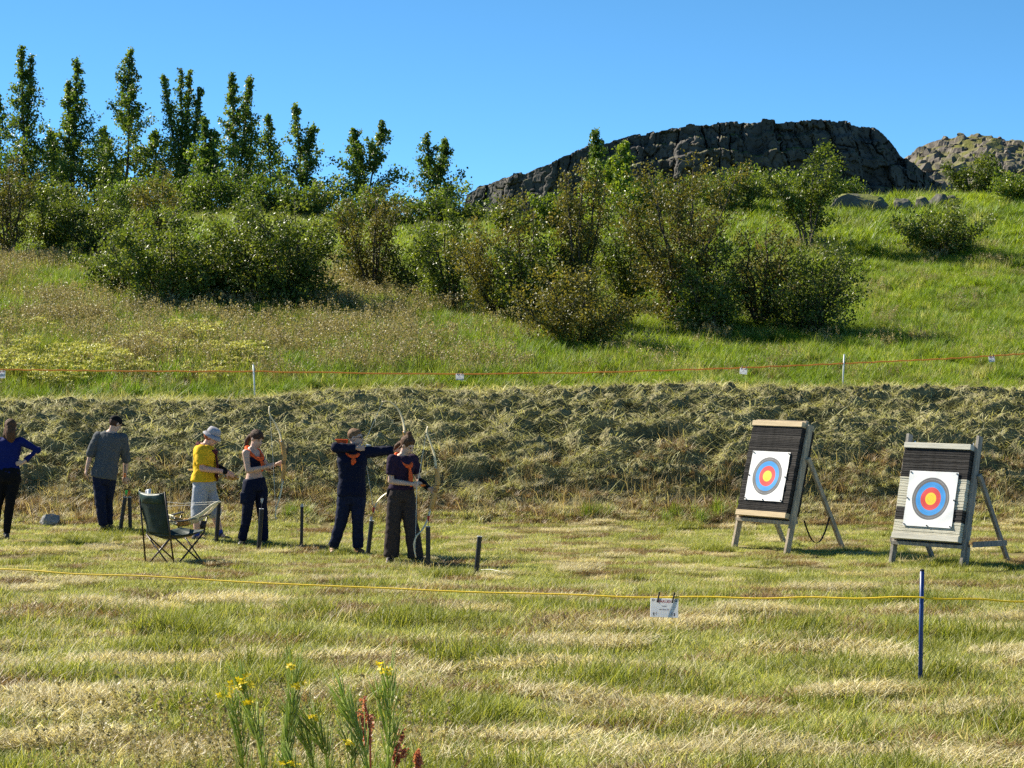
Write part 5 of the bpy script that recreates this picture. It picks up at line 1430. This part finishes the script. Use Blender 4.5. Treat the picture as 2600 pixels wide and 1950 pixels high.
def hair(c, name, mat, cap=1.0, back=0.02, down=None, extra=None, low=.0):
    """cap of hair over the skull, optional chains: list of (points in head axes r,f,u ; radii)"""
    mb = MB(); H, hf, hr, hu, s = c['H'], c['hf'], c['hr'], c['hu'], c['hs']
    mb.ell(H + hu * (.045 - low) * s - hf * (.022 + back), (.083 * s * cap, .094 * s * cap, .090 * s * cap), c['HR'], 16, 12)
    mb.ell(H + hu * .082 * s + hf * .008, (.072 * s, .070 * s, .044 * s), c['HR'], 14, 10)
    for pts, rad in (extra or []):
        mb.limb([H + hr * p[0] + hf * p[1] + hu * p[2] for p in pts], rad, 10)
    return remesh(mb, name, mat, c['root'], .0105, c['rp'], 2, .004, 26, (1, 1, .25), c['seed'])

def scarf(c, name, mat, tails=((.02, .10, -.32), (-.02, .10, -.28)), r=.026, drop=.09, ring=(.085, .085), knot=True, vox=.0095):
    mb = MB(); W = c['W']; N = W['neck'] - c['sp'] * .005; ff, rr, sp = c['ff'], c['rr'], c['sp']
    pts = []
    for i in range(17):
        t = 2 * math.pi * i / 16; f = math.cos(t)
        w_ = (.5 + .5 * f) ** 1.5; pts.append(N + ff * (ring[1] * f + .008 + (.02 + .28 * drop) * w_) + rr * (ring[0] * math.sin(t) * 1.05) - sp * (drop * w_ - .022))
    mb.limb(pts, [r * (1.0 + .25 * math.cos(i * 1.7)) for i in range(17)], 8)
    kn = pts[0] + ff * .012 - sp * .01
    if knot: mb.ell(kn, .022)
    for tx, ty, tz in tails:
        e = kn + rr * tx + ff * .02 + sp * tz; m = kn + (e - kn) * .5 + ff * .018
        mb.tube([kn, m, e], [(.018, .013), (.026, .013), (.018, .010)], 8, wide=rr)
    return remesh(mb, name, mat, c['root'], vox, c['rp'], 2, .004, 18, (1, 1, 1), c['seed'] + 5)

def chain(c, name, mat, pts, rad, vox=.009, wr=0.0):
    mb = MB(); mb.limb(pts, rad, 10); return remesh(mb, name, mat, c['root'], vox, c['rp'], 2, wr)

# --- A: woman in royal blue, back to us, hands on hips, at the left edge
dA = 31.6
c = person('person in royal blue top and black trousers with hands on hips, at the left edge', dA,
    dict(pel=(20, 1205), neck=(25, 1112), head=(27, 1087), shL=(52, 1120), shR=(0, 1120), elL=(95, 1143, .05), elR=(-45, 1143, .05), wrL=(58, 1175, -.05), wrR=(-8, 1175, -.05),
         hipL=(36, 1215), hipR=(6, 1215), knL=(24, 1285), knR=(-6, 1283, .05), ankL=(16, 1357), ankR=(-14, 1352, .25), toeL=(14, 1368, .16), toeR=(-18, 1362, .4)),
    (-.1, 1), (0, 1), -.05, True, 1.02, hands=dict(L=dict(dir=(-1, -.1, -.15), palm=(0, 1, 0), curl=(.25, .2), thumb=-1), R=dict(dir=(1, -.1, -.15), palm=(0, 1, 0), curl=(.25, .2))), seed=1)
top(c, 'blue_top', M_blue, .02, .90, .010, .004, sl=(.062, .040), wr=.007)
bottom(c, 'trousers', M_blackc, .97, (.100, .083, .062, .050), waist=.20)
shoes(c, M_shoe)
hair(c, 'hair', M_hair_b, 1.02, .0, extra=[([(0, -.06, 0), (.01, -.085, -.07), (.012, -.085, -.13), (.02, -.075, -.18)], [.075, .076, .07, .04]), ([(-.05, -.03, -.02), (-.062, -.04, -.11), (-.07, -.03, -.17)], [.04, .045, .02])])

# --- B: man in grey sweater and black cap, back to us, reaching down to the tubes
dB = 33.2
c = person('man in grey sweater and black cap reaching for an arrow tube', dB,
    dict(pel=(264, 1206), neck=(284, 1097), head=(293, 1077), shL=(249, 1108, .03), shR=(312, 1112), elL=(231, 1152, .02), elR=(320, 1166, .1), wrL=(221, 1188, -.02), wrR=(317, 1208, .12),
         hipL=(252, 1214), hipR=(278, 1214), knL=(255, 1276, -.05), knR=(273, 1272, .15), ankL=(262, 1337, -.02), ankR=(276, 1334, .22), toeL=(266, 1348, .10), toeR=(284, 1344, .34)),
    (.75, .66), (.35, .94), -.45, False, 1.0, armr=1.05, hands=dict(L=dict(palm=(.3, .2, 0), curl=(.7, .6), thumb=-1), R=dict(palm=(.3, .9, 0), curl=(.7, .6), thumb=1)), seed=2)
top(c, 'sweater', M_greyk, -.06, .60, .018, .025, sl=(.070, .058), wr=.012)
bottom(c, 'trousers', M_denim, .97, (.100, .088, .072, .064), waist=.10, wr=.013)
shoes(c, M_shoe)
hair(c, 'hair', M_hair_d, .94, .0, low=.02)
mb = MB(); mb.ell(c['H'] + c['hu'] * .055 - c['hf'] * .012, (.086, .106, .078), c['HR'], 16, 12); mb.ell(c['H'] + c['hu'] * .045 + c['hf'] * .115, (.062, .065, .011), c['HR'], 12, 6)
remesh(mb, 'cap', M_cap, c['root'], .009, c['rp'], 1)

# --- C: yellow shirt, grey shorts, bucket hat
dC = 31.4
c = person('person in yellow shirt, light grey shorts and bucket hat handling a bow', dC,
    dict(pel=(519, 1226), neck=(519, 1130), head=(537, 1110), shL=(522, 1142, .20), shR=(512, 1145, -.17), elL=(548, 1182, .22), elR=(514, 1190, -.24), wrL=(585, 1205, .02), wrR=(573, 1198, -.22),
         hipL=(528, 1238, .09), hipR=(510, 1238, -.09), knL=(544, 1300, .10), knR=(502, 1305, -.10), ankL=(560, 1356, .10), ankR=(499, 1360, -.10), toeL=(580, 1370, .06), toeR=(516, 1374, -.14)),
    (.96, -.25), (.97, -.2), -.50, False, 1.14, hs=1.02, armr=1.15, legr=1.12, skin=M_skin2, hands=dict(L=dict(palm=(.3, -.8, -.3), curl=(.8, .7)), R=dict(dir=(1, .25, -.45), palm=(.2, .9, -.4), curl=(.5, .5), thumb=-1)), seed=3)
top(c, 'yellow_shirt', M_yellow, .06, .36, .016, .028, sl=(.078, .072), wr=.012)
bottom(c, 'shorts', M_lgrey, .56, (.098, .092, .088, .08), waist=.20, inf=.016, wr=.012)
shoes(c, M_shoe, M_sole)
for s in 'LR': chain(c, 'sock', M_sock, [c['W']['ank' + s] - Vector((0, 0, .02)), c['W']['ank' + s] + (c['W']['kn' + s] - c['W']['ank' + s]) * .16], [.046, .046])
hair(c, 'hair', M_hair_r, .95, .01, low=.03)
mb = MB()
R_ = c['HR']; b = c['H'] + c['hu'] * .052
mb.tube([b, b + c['hu'] * .045, b + c['hu'] * .085, b + c['hu'] * .096], [(.094, .106), (.090, .100), (.078, .086), (.045, .05)], 20, wide=c['hr'])
n = 24; V = []; F = []
for (rx, ry, z) in ((.093, .105, .012), (.128, .148, -.038), (.126, .145, -.046), (.090, .102, .0)):
    for i in range(n): t = 2 * math.pi * i / n; V.append(b + c['hr'] * rx * math.cos(t) + c['hf'] * ry * math.sin(t) + c['hu'] * z)
for j in range(4):
    for i in range(n): F.append((j * n + i, j * n + (i + 1) % n, ((j + 1) % 4) * n + (i + 1) % n, ((j + 1) % 4) * n + i))
mb.add(V, F); mb.build('bucket_hat', M_hat, c['root'], True, c['rp'])
scarf(c, 'scarf', M_dscarf, ((.0, .9, -.40), (.05, .9, -.36)), .03, .12, (.105, .10))
chain(c, 'arm_guard', M_guard, [c['W']['elL'] + (c['W']['wrL'] - c['W']['elL']) * .25, c['W']['elL'] + (c['W']['wrL'] - c['W']['elL']) * .85], [.052, .044])
chain(c, 'wristband', M_guard, [c['W']['elR'] + (c['W']['wrR'] - c['W']['elR']) * .93, c['W']['wrR']], [.036, .036])

# --- D: crop top, orange scarf, ponytail, navy trousers
dD = 30.75
c = person('woman in dark crop top and orange scarf with a ponytail, holding a bow', dD,
    dict(pel=(647, 1228), neck=(640, 1139), head=(651, 1115), shL=(655, 1147, .16), shR=(624, 1150, -.14), elL=(682, 1192, .16), elR=(630, 1195, -.18), wrL=(704, 1178, .0), wrR=(678, 1185, -.14),
         hipL=(661, 1240, .06), hipR=(634, 1240, -.06), knL=(667, 1308, .06), knR=(627, 1308, -.05), ankL=(670, 1372, .05), ankR=(614, 1371, -.05), toeL=(682, 1383, -.02), toeR=(612, 1383, -.12)),
    (.80, -.6), (.72, -.69), -.42, True, .97, hands=dict(L=dict(dir=(1, -.2, .25), palm=(.3, -.9, .1), curl=(.9, .8)), R=dict(dir=(1, .2, .35), palm=(.1, .8, -.3), curl=(.7, .6), thumb=-1)), seed=4)
mb = MB(); lv = [(.42, .128, .098, .01), (.55, .136, .106, .014), (.68, .150, .122, .022), (.76, .148, .118, .02)]
loft(mb, torso_rings(c['W']['pel'], c['W']['neck'], c['rr'], c['ff'], lv, c['k'], .008), c['rr'], c['ff'], 22)
for s in 'LR':
    a_ = c['W']['neck'] - c['sp'] * .03 + (c['W']['sh' + s] - c['W']['neck']) * .55; b_ = c['W']['pel'] + (c['W']['neck'] - c['W']['pel']) * .72
    for sg in (1, -1): mb.limb([a_, b_ + c['ff'] * .10 * sg + (c['W']['sh' + s] - c['W']['neck']) * .55], [.020, .022])
remesh(mb, 'crop_top', M_navy, c['root'], .009, c['rp'], 2, .003)
bottom(c, 'trousers', M_navy, .99, (.098, .082, .066, .060), waist=.14, wr=.012)
shoes(c, M_shoe, M_sole)
hair(c, 'hair', M_hair_d, 1.0, .0, extra=[([(-.01, -.10, .02), (-.01, -.14, -.03), (-.0, -.155, -.10), (.0, -.145, -.17), (.0, -.14, -.22)], [.03, .034, .034, .028, .012]), ([(0, .06, .085), (.03, .082, .062), (.05, .075, .035)], [.026, .018, .010]), ([(0, .06, .085), (-.03, .082, .062), (-.05, .075, .035)], [.026, .018, .010])])
scarf(c, 'scarf', M_orange, ((.01, .5, -.16), (-.02, .5, -.13)), .026, .17, (.088, .088))
chain(c, 'arm_guard', M_guard, [c['W']['elL'] + (c['W']['wrL'] - c['W']['elL']) * .3, c['W']['elL'] + (c['W']['wrL'] - c['W']['elL']) * .85], [.042, .036])
mb = MB(); q = c['W']['knR'] * .35 + c['W']['hipR'] * .65; mb.box(q + Vector((-.06, -.075, .0)), (.10, .03, .16)); bevel(mb.build('pocket', M_denim, c['root'], True, c['rp']), .01)

# --- E: archer at full draw in navy jacket
dE = 29.5
c = person('archer in navy jacket drawing a bow, orange scarf on the back', dE,
    dict(pel=(893, 1256), neck=(895, 1142), head=(903, 1113), shL=(922, 1149, .0), shR=(873, 1153, -.02), elL=(965, 1146, .04), elR=(853, 1136, -.16), wrL=(1001, 1143, .02), wrR=(904, 1138, -.11),
         hipL=(909, 1262), hipR=(877, 1262), knL=(909, 1327, -.04), knR=(866, 1325, -.02), ankL=(909, 1392, .0), ankR=(845, 1392, .02), toeL=(922, 1404, -.14), toeR=(843, 1402, -.18)),
    (.95, -.3), (.15, -1), .0, False, 1.0, armr=1.05, hands=dict(L=dict(dir=(1, 0, .05), palm=(.2, -1, 0), curl=(1.0, .9)), R=dict(dir=(1, .1, 0), palm=(0, .9, -.1), curl=(.9, .7), thumb=1)), seed=5)
top(c, 'jacket', M_navy, -.02, .96, .018, .014, sl=(.072, .050), wr=.013, neck=1.0)
bottom(c, 'trousers', M_denim, .98, (.104, .090, .074, .066), waist=.12, wr=.013)
shoes(c, M_boot, None, .07, 1.02)
hair(c, 'hair', M_hair_l, .97, .0, low=-.005)
scarf(c, 'scarf', M_orange, ((.012, .5, -.10), (-.022, .5, -.08)), .022, .10, (.09, .09))
mb = MB(); N_ = c['W']['neck']; mb.add([N_ + Vector(v) for v in ((-.06, .00, .14), (-.24, -.03, .145), (-.21, -.02, .10), (-.09, .03, .03), (-.06, .03, .14), (-.24, -.00, .145), (-.21, .01, .10), (-.09, .06, .03))], [(0, 1, 2, 3), (7, 6, 5, 4), (0, 4, 5, 1), (1, 5, 6, 2), (2, 6, 7, 3), (3, 7, 4, 0)])
bevel(mb.build('scarf_corner', M_orange, c['root'], False, c['rp']), .008, 2)
mb = MB(); H = c['H']
for s in (-1, 1):
    q = [H + c['hu'] * .012 + c['hf'] * .094 + c['hr'] * s * .032 + (c['hr'] * math.cos(t) * .022 + c['hu'] * math.sin(t) * .017) for t in [2 * math.pi * i / 12 for i in range(13)]]
    mb.tube(q, .0028, 5, cap=False); mb.tube([H + c['hu'] * .018 + c['hf'] * .09 + c['hr'] * s * .055, H + c['hu'] * .012 + c['hr'] * s * .083], .0028, 5)
mb.build('glasses', M_black, c['root'], False, c['rp'])

# --- F: woman in plum tee, orange scarf, wide brown trousers
dF = 28.4
c = person('woman in plum tee, orange scarf and wide brown trousers loading a bow', dF,
    dict(pel=(1018, 1252), neck=(1020, 1157), head=(1034, 1132), shL=(1049, 1165, .12), shR=(997, 1167, -.12), elL=(1062, 1216, .16), elR=(992, 1222, -.14), wrL=(1090, 1241, -.05), wrR=(1047, 1229, -.22),
         hipL=(1033, 1264, .03), hipR=(1004, 1264, -.03), knL=(1044, 1332, .0), knR=(999, 1330, -.02), ankL=(1056, 1415, .0), ankR=(993, 1412, .02), toeL=(1078, 1428, -.08), toeR=(985, 1424, -.14)),
    (.82, -.57), (.66, -.75), -.55, True, 1.0, hands=dict(L=dict(dir=(1, -.2, -.1), palm=(.3, -.9, .1), curl=(.9, .8)), R=dict(dir=(1, -.05, .02), palm=(.1, .9, -.2), curl=(.6, .5), thumb=-1)), seed=6)
top(c, 'tee', M_plum, .10, .34, .012, .008, sl=(.068, .066), wr=.010)
bottom(c, 'trousers', M_brownt, 1.0, (.104, .096, .090, .096), waist=.17, wr=.013)
shoes(c, M_shoe, M_sole)
hair(c, 'hair', M_hair_b, 1.02, .0, extra=[([(.0, -.035, .13), (.0, -.055, .15)], [.034, .036]), ([(-.02, -.09, .0), (.0, -.12, -.05), (.02, -.135, -.10), (.03, -.13, -.14)], [.035, .034, .026, .012]), ([(.06, -.03, -.01), (.07, -.05, -.07)], [.02, .012])])
scarf(c, 'scarf', M_orange, ((.018, .5, -.22), (-.016, .5, -.25)), .022, .15, (.088, .088))
mb = MB(); W_ = c['W']; N_ = W_['neck']; kn = N_ + c['ff'] * .11 - c['sp'] * .22
mb.tube([N_ - c['rr'] * .095 * -1 + c['ff'] * .02, N_ + c['rr'] * .06 + c['ff'] * .10 - c['sp'] * .10, kn], [(.018, .01)] * 3, 8, wide=c['rr']); 
o = mb.build('strap', M_greyst, c['root'], True, c['rp'])
chain(c, 'arm_guard', M_guard, [W_['elL'] + (W_['wrL'] - W_['elL']) * .25, W_['elL'] + (W_['wrL'] - W_['elL']) * .9], [.046, .040])
chain(c, 'hip_pouch', M_blackc, [W_['hipR'] + Vector((-.07, -.02, .10)), W_['hipR'] + Vector((-.08, -.02, .04))], [.045, .04])
# ------------------------------------------------------------------ foreground weeds on the near slope
M_stem = mat_leaf('weed_stem', [(0, (.20, .28, .06)), (.5, (.30, .38, .09)), (1, (.44, .48, .16))], .5, tcol=(1.2, 1.2, .7))
M_petal = mat_leaf('yellow_petal', [(0, (.80, .58, .01)), (.5, (.90, .72, .02)), (1, (.92, .82, .08))], .45, tcol=(1, .95, .4))
M_dock = mat_leaf('dock_seed', [(0, (.26, .075, .05)), (.5, (.42, .15, .10)), (1, (.55, .27, .17))], .4)
def tone_mesh(mb, name, mat, root, seed):
    me = mb.mesh(name, True); g = np.random.default_rng(seed)
    # one tone for each separate shell of the mesh would cost a search: noise along the vertices is enough
    n = len(me.vertices); co = np.zeros(n * 3, np.float32); me.vertices.foreach_get('co', co); co = co.reshape(-1, 3)
    t = np.clip(.5 + .9 * fbm(co[:, 0] * 60, co[:, 2] * 25 + seed, seed, 2), 0, 1)
    a = me.attributes.new('tone', 'FLOAT', 'POINT'); a.data.foreach_set('value', t.astype(np.float32))
    return link(name, me, root, mat)
def weed(base, tip, d, seed, label, flowers=(), dense=1.0, wide=1.0, side=()):
    g = random.Random(seed)
    t = at(tip[0], tip[1], d); b = at(base[0], base[1], d); v = (t - b)
    gnd = Vector((b.x - v.x * .35, d, 0)); gnd.z = ghs(gnd.x, d) - .02
    root = empty('flowering_weed', gnd)
    path = smooth_path([Vector((0, 0, 0)), (b - gnd) * .55 + Vector((0, .01, 0)), b - gnd, b - gnd + v * .5 + Vector((.006, 0, 0)), t - gnd], 5)
    n = len(path)
    mb = MB(); mb.tube(path, [.0048 * (1 - .7 * i / (n - 1)) for i in range(n)], 6)
    for (sx, sy, f) in side:
        q = path[int(f * (n - 1))]; e = at(sx, sy, d) - gnd; mb.tube(smooth_path([q, q + (e - q) * .5 + Vector((0, 0, -.01)), e], 3), .0025, 5)
    tone_mesh(mb, 'stem', M_stem, root, seed)
    mb = MB()
    def pods(pts, k, L):
        m = len(pts)
        for j in range(k):
            f = g.random() ** .8; i = int(f * (m - 1)); p = pts[i]; dr = (pts[min(i + 1, m - 1)] - pts[max(i - 1, 0)]).normalized()
            x = dr.orthogonal().normalized(); y = dr.cross(x); a = g.random() * 6.28; sd = x * math.cos(a) + y * math.sin(a)
            l = L * (.6 + .7 * g.random()); q0 = p + (dr * .7 + sd * .6) * .012 * wide; q1 = q0 + (dr + sd * .22 * wide).normalized() * l
            mb.tube([p, q0, q1], [.0009, .0017, .0006], 4)
    pods(path[n // 3:], int(70 * dense), .066)
    for (sx, sy, f) in side:
        q = path[int(f * (n - 1))]; e = at(sx, sy, d) - gnd; pods([q + (e - q) * i / 6 for i in range(2, 7)], int(14 * dense), .045)
    tone_mesh(mb, 'seed_pods', M_stem, root, seed + 1)
    for (fx, fy, fr) in flowers:
        c = at(fx, fy, d - .01) - gnd; mb = MB()
        for j in range(int(9 * fr / .016)):
            p = c + Vector((g.gauss(0, fr * .75), g.gauss(0, fr * .75), g.gauss(0, fr * .45)))
            up = Vector((g.gauss(0, .5), g.gauss(-.35, .5), 1)).normalized(); x = up.orthogonal().normalized(); y = up.cross(x)
            for k in range(4):
                a = k * math.pi / 2 + .3; dr = x * math.cos(a) + y * math.sin(a); s_ = up.cross(dr)
                mb.add([p, p + dr * .005 + s_ * .0036 + up * .001, p + dr * .0105 + up * .002, p + dr * .005 - s_ * .0036 + up * .001], [(0, 1, 2, 3)])
        tone_mesh(mb, 'flower_cluster', M_petal, root, seed + 2)
    tag(root, label, 'weed', 'yellow-flowered weeds in the foreground')
weed((617, 1950), (588, 1770), 5.5, 1, 'yellow-flowered weed, leftmost in the foreground', [(586, 1762, .017)], .8, 1.2)
weed((668, 1950), (612, 1738), 5.4, 2, 'weed with the largest yellow flower cluster, second from the left', [(606, 1734, .016), (622, 1724, .015), (632, 1784, .009)], 1.1, 1.1)
weed((725, 1945), (747, 1690), 5.5, 3, 'tall pointed weed with a flower half way up its stem', [(744, 1692, .011), (757, 1741, .014)], 1.4, 1.0)
weed((796, 1950), (736, 1812), 5.6, 4, 'weed stem leaning left behind the tall pointed one', [], 1.0, 1.0)
weed((831, 1950), (794, 1832), 5.6, 5, 'short weed with one faint yellow flower in the middle', [(794, 1823, .012)], .8, 1.2, side=((770, 1838, .7),))
weed((934, 1950), (861, 1750), 5.4, 6, 'green leaning weed without flowers', [], 1.3, 1.2)
weed((985, 1950), (983, 1700), 5.5, 7, 'tall weed with a bright yellow flower on top, rightmost', [(983, 1697, .019)], .9, 1.1, side=((958, 1752, .62), (1008, 1850, .5)))
weed((892, 1950), (886, 1888), 5.7, 8, 'low weed with a single yellow flower between the leaning and the tall one', [(886, 1882, .011)], .6, 1.2)
weed((745, 1990), (740, 1950), 5.2, 9, 'yellow flower cut by the bottom edge', [(740, 1946, .020)], .5, 1.0)
def dock(base, tip, d, seed, label, br=()):
    g = random.Random(seed); b = at(base[0], base[1], d); t = at(tip[0], tip[1], d); gnd = Vector((b.x, d, ghs(b.x, d) - .02)); root = empty('dock_plant', gnd)
    lines = [[Vector((0, 0, 0)), b - gnd, t - gnd]] + [[at(*p, d) - gnd for p in q] for q in br]
    mb = MB()
    for l in lines: mb.tube(smooth_path(l, 4), .0028, 5)
    tone_mesh(mb, 'stem', M_dock, root, seed)
    mb = MB()
    for l in lines:
        a, e = (l[1], l[2]) if len(l) == 3 else (l[0], l[1])
        for j in range(70):
            p = a + (e - a) * (.1 + .95 * g.random()) + Vector((g.gauss(0, .0045), g.gauss(0, .0045), g.gauss(0, .006)))
            x = Vector((g.gauss(0, 1), g.gauss(0, 1), g.gauss(0, 1))).normalized(); y = x.orthogonal().normalized(); s_ = .0052
            mb.add([p - x * s_, p - y * s_ * .7, p + x * s_, p + y * s_ * .7], [(0, 1, 2, 3)])
    tone_mesh(mb, 'seeds', M_dock, root, seed + 1)
    tag(root, label, 'dock', 'red dock stalks in the foreground')
dock((940, 1900), (923, 1772), 5.6, 21, 'tallest red dock stalk beside the leaning weed', [[(932, 1850), (909, 1812)], [(936, 1880), (941, 1822)], [(936, 1890), (914, 1846)]])
dock((1000, 1945), (1023, 1848), 5.6, 22, 'red dock stalk right of the tall flowering weed', [[(1004, 1935), (1006, 1880)], [(1002, 1940), (1028, 1905)]])
dock((1056, 1960), (1059, 1908), 5.6, 23, 'short red dock stalk at the bottom edge', [[(1056, 1955), (1068, 1925)]])
# dry grass stalks in front
def dry_stalks():
    g = np.random.default_rng(77); parts = []
    n = 130
    px = np.where(g.random(n) < .75, 150 + 620 * g.random(n), 100 + 1100 * g.random(n)); d = 6.5 + 3.0 * g.random(n)
    x = (px - 1300) * d / FPX; z = gh(x, d)
    topz = CAMH - ((1700 + 230 * g.random(n) ** .8) - HOR) * d / FPX; L = np.maximum(topz - z, .25) * 1.04
    V, Q = blade_arrays(x, d, z, L, g.random(n) * 6.28, .05 + .18 * g.random(n), .25 * g.random(n), np.full(n, .0035), g.random(n) * .6, 4)
    parts.append((V, Q, np.repeat(.2 + .5 * g.random(n), 10)))
    tips = V.reshape(n, 10, 3)[:, -1]
    k = 46; st = np.repeat(np.arange(n), k); t = g.random(n * k)
    base = V.reshape(n, 10, 3)[:, 6]; pos = tips[st] + (base - tips)[st] * (t * .75)[:, None] + g.normal(0, .0065, (n * k, 3))
    parts.append(specks(n * k, 78, lambda g_, m: pos, .0065))
    V, Q, T = join(parts); me = mesh_np('dry_stalks', V, Q, True, {'tone': T}); o = link('dry_stalks', me, None, G_seed)
    tag(o, 'thin brown dry grass stalks in the near foreground', 'grass', kind='stuff')
dry_stalks()
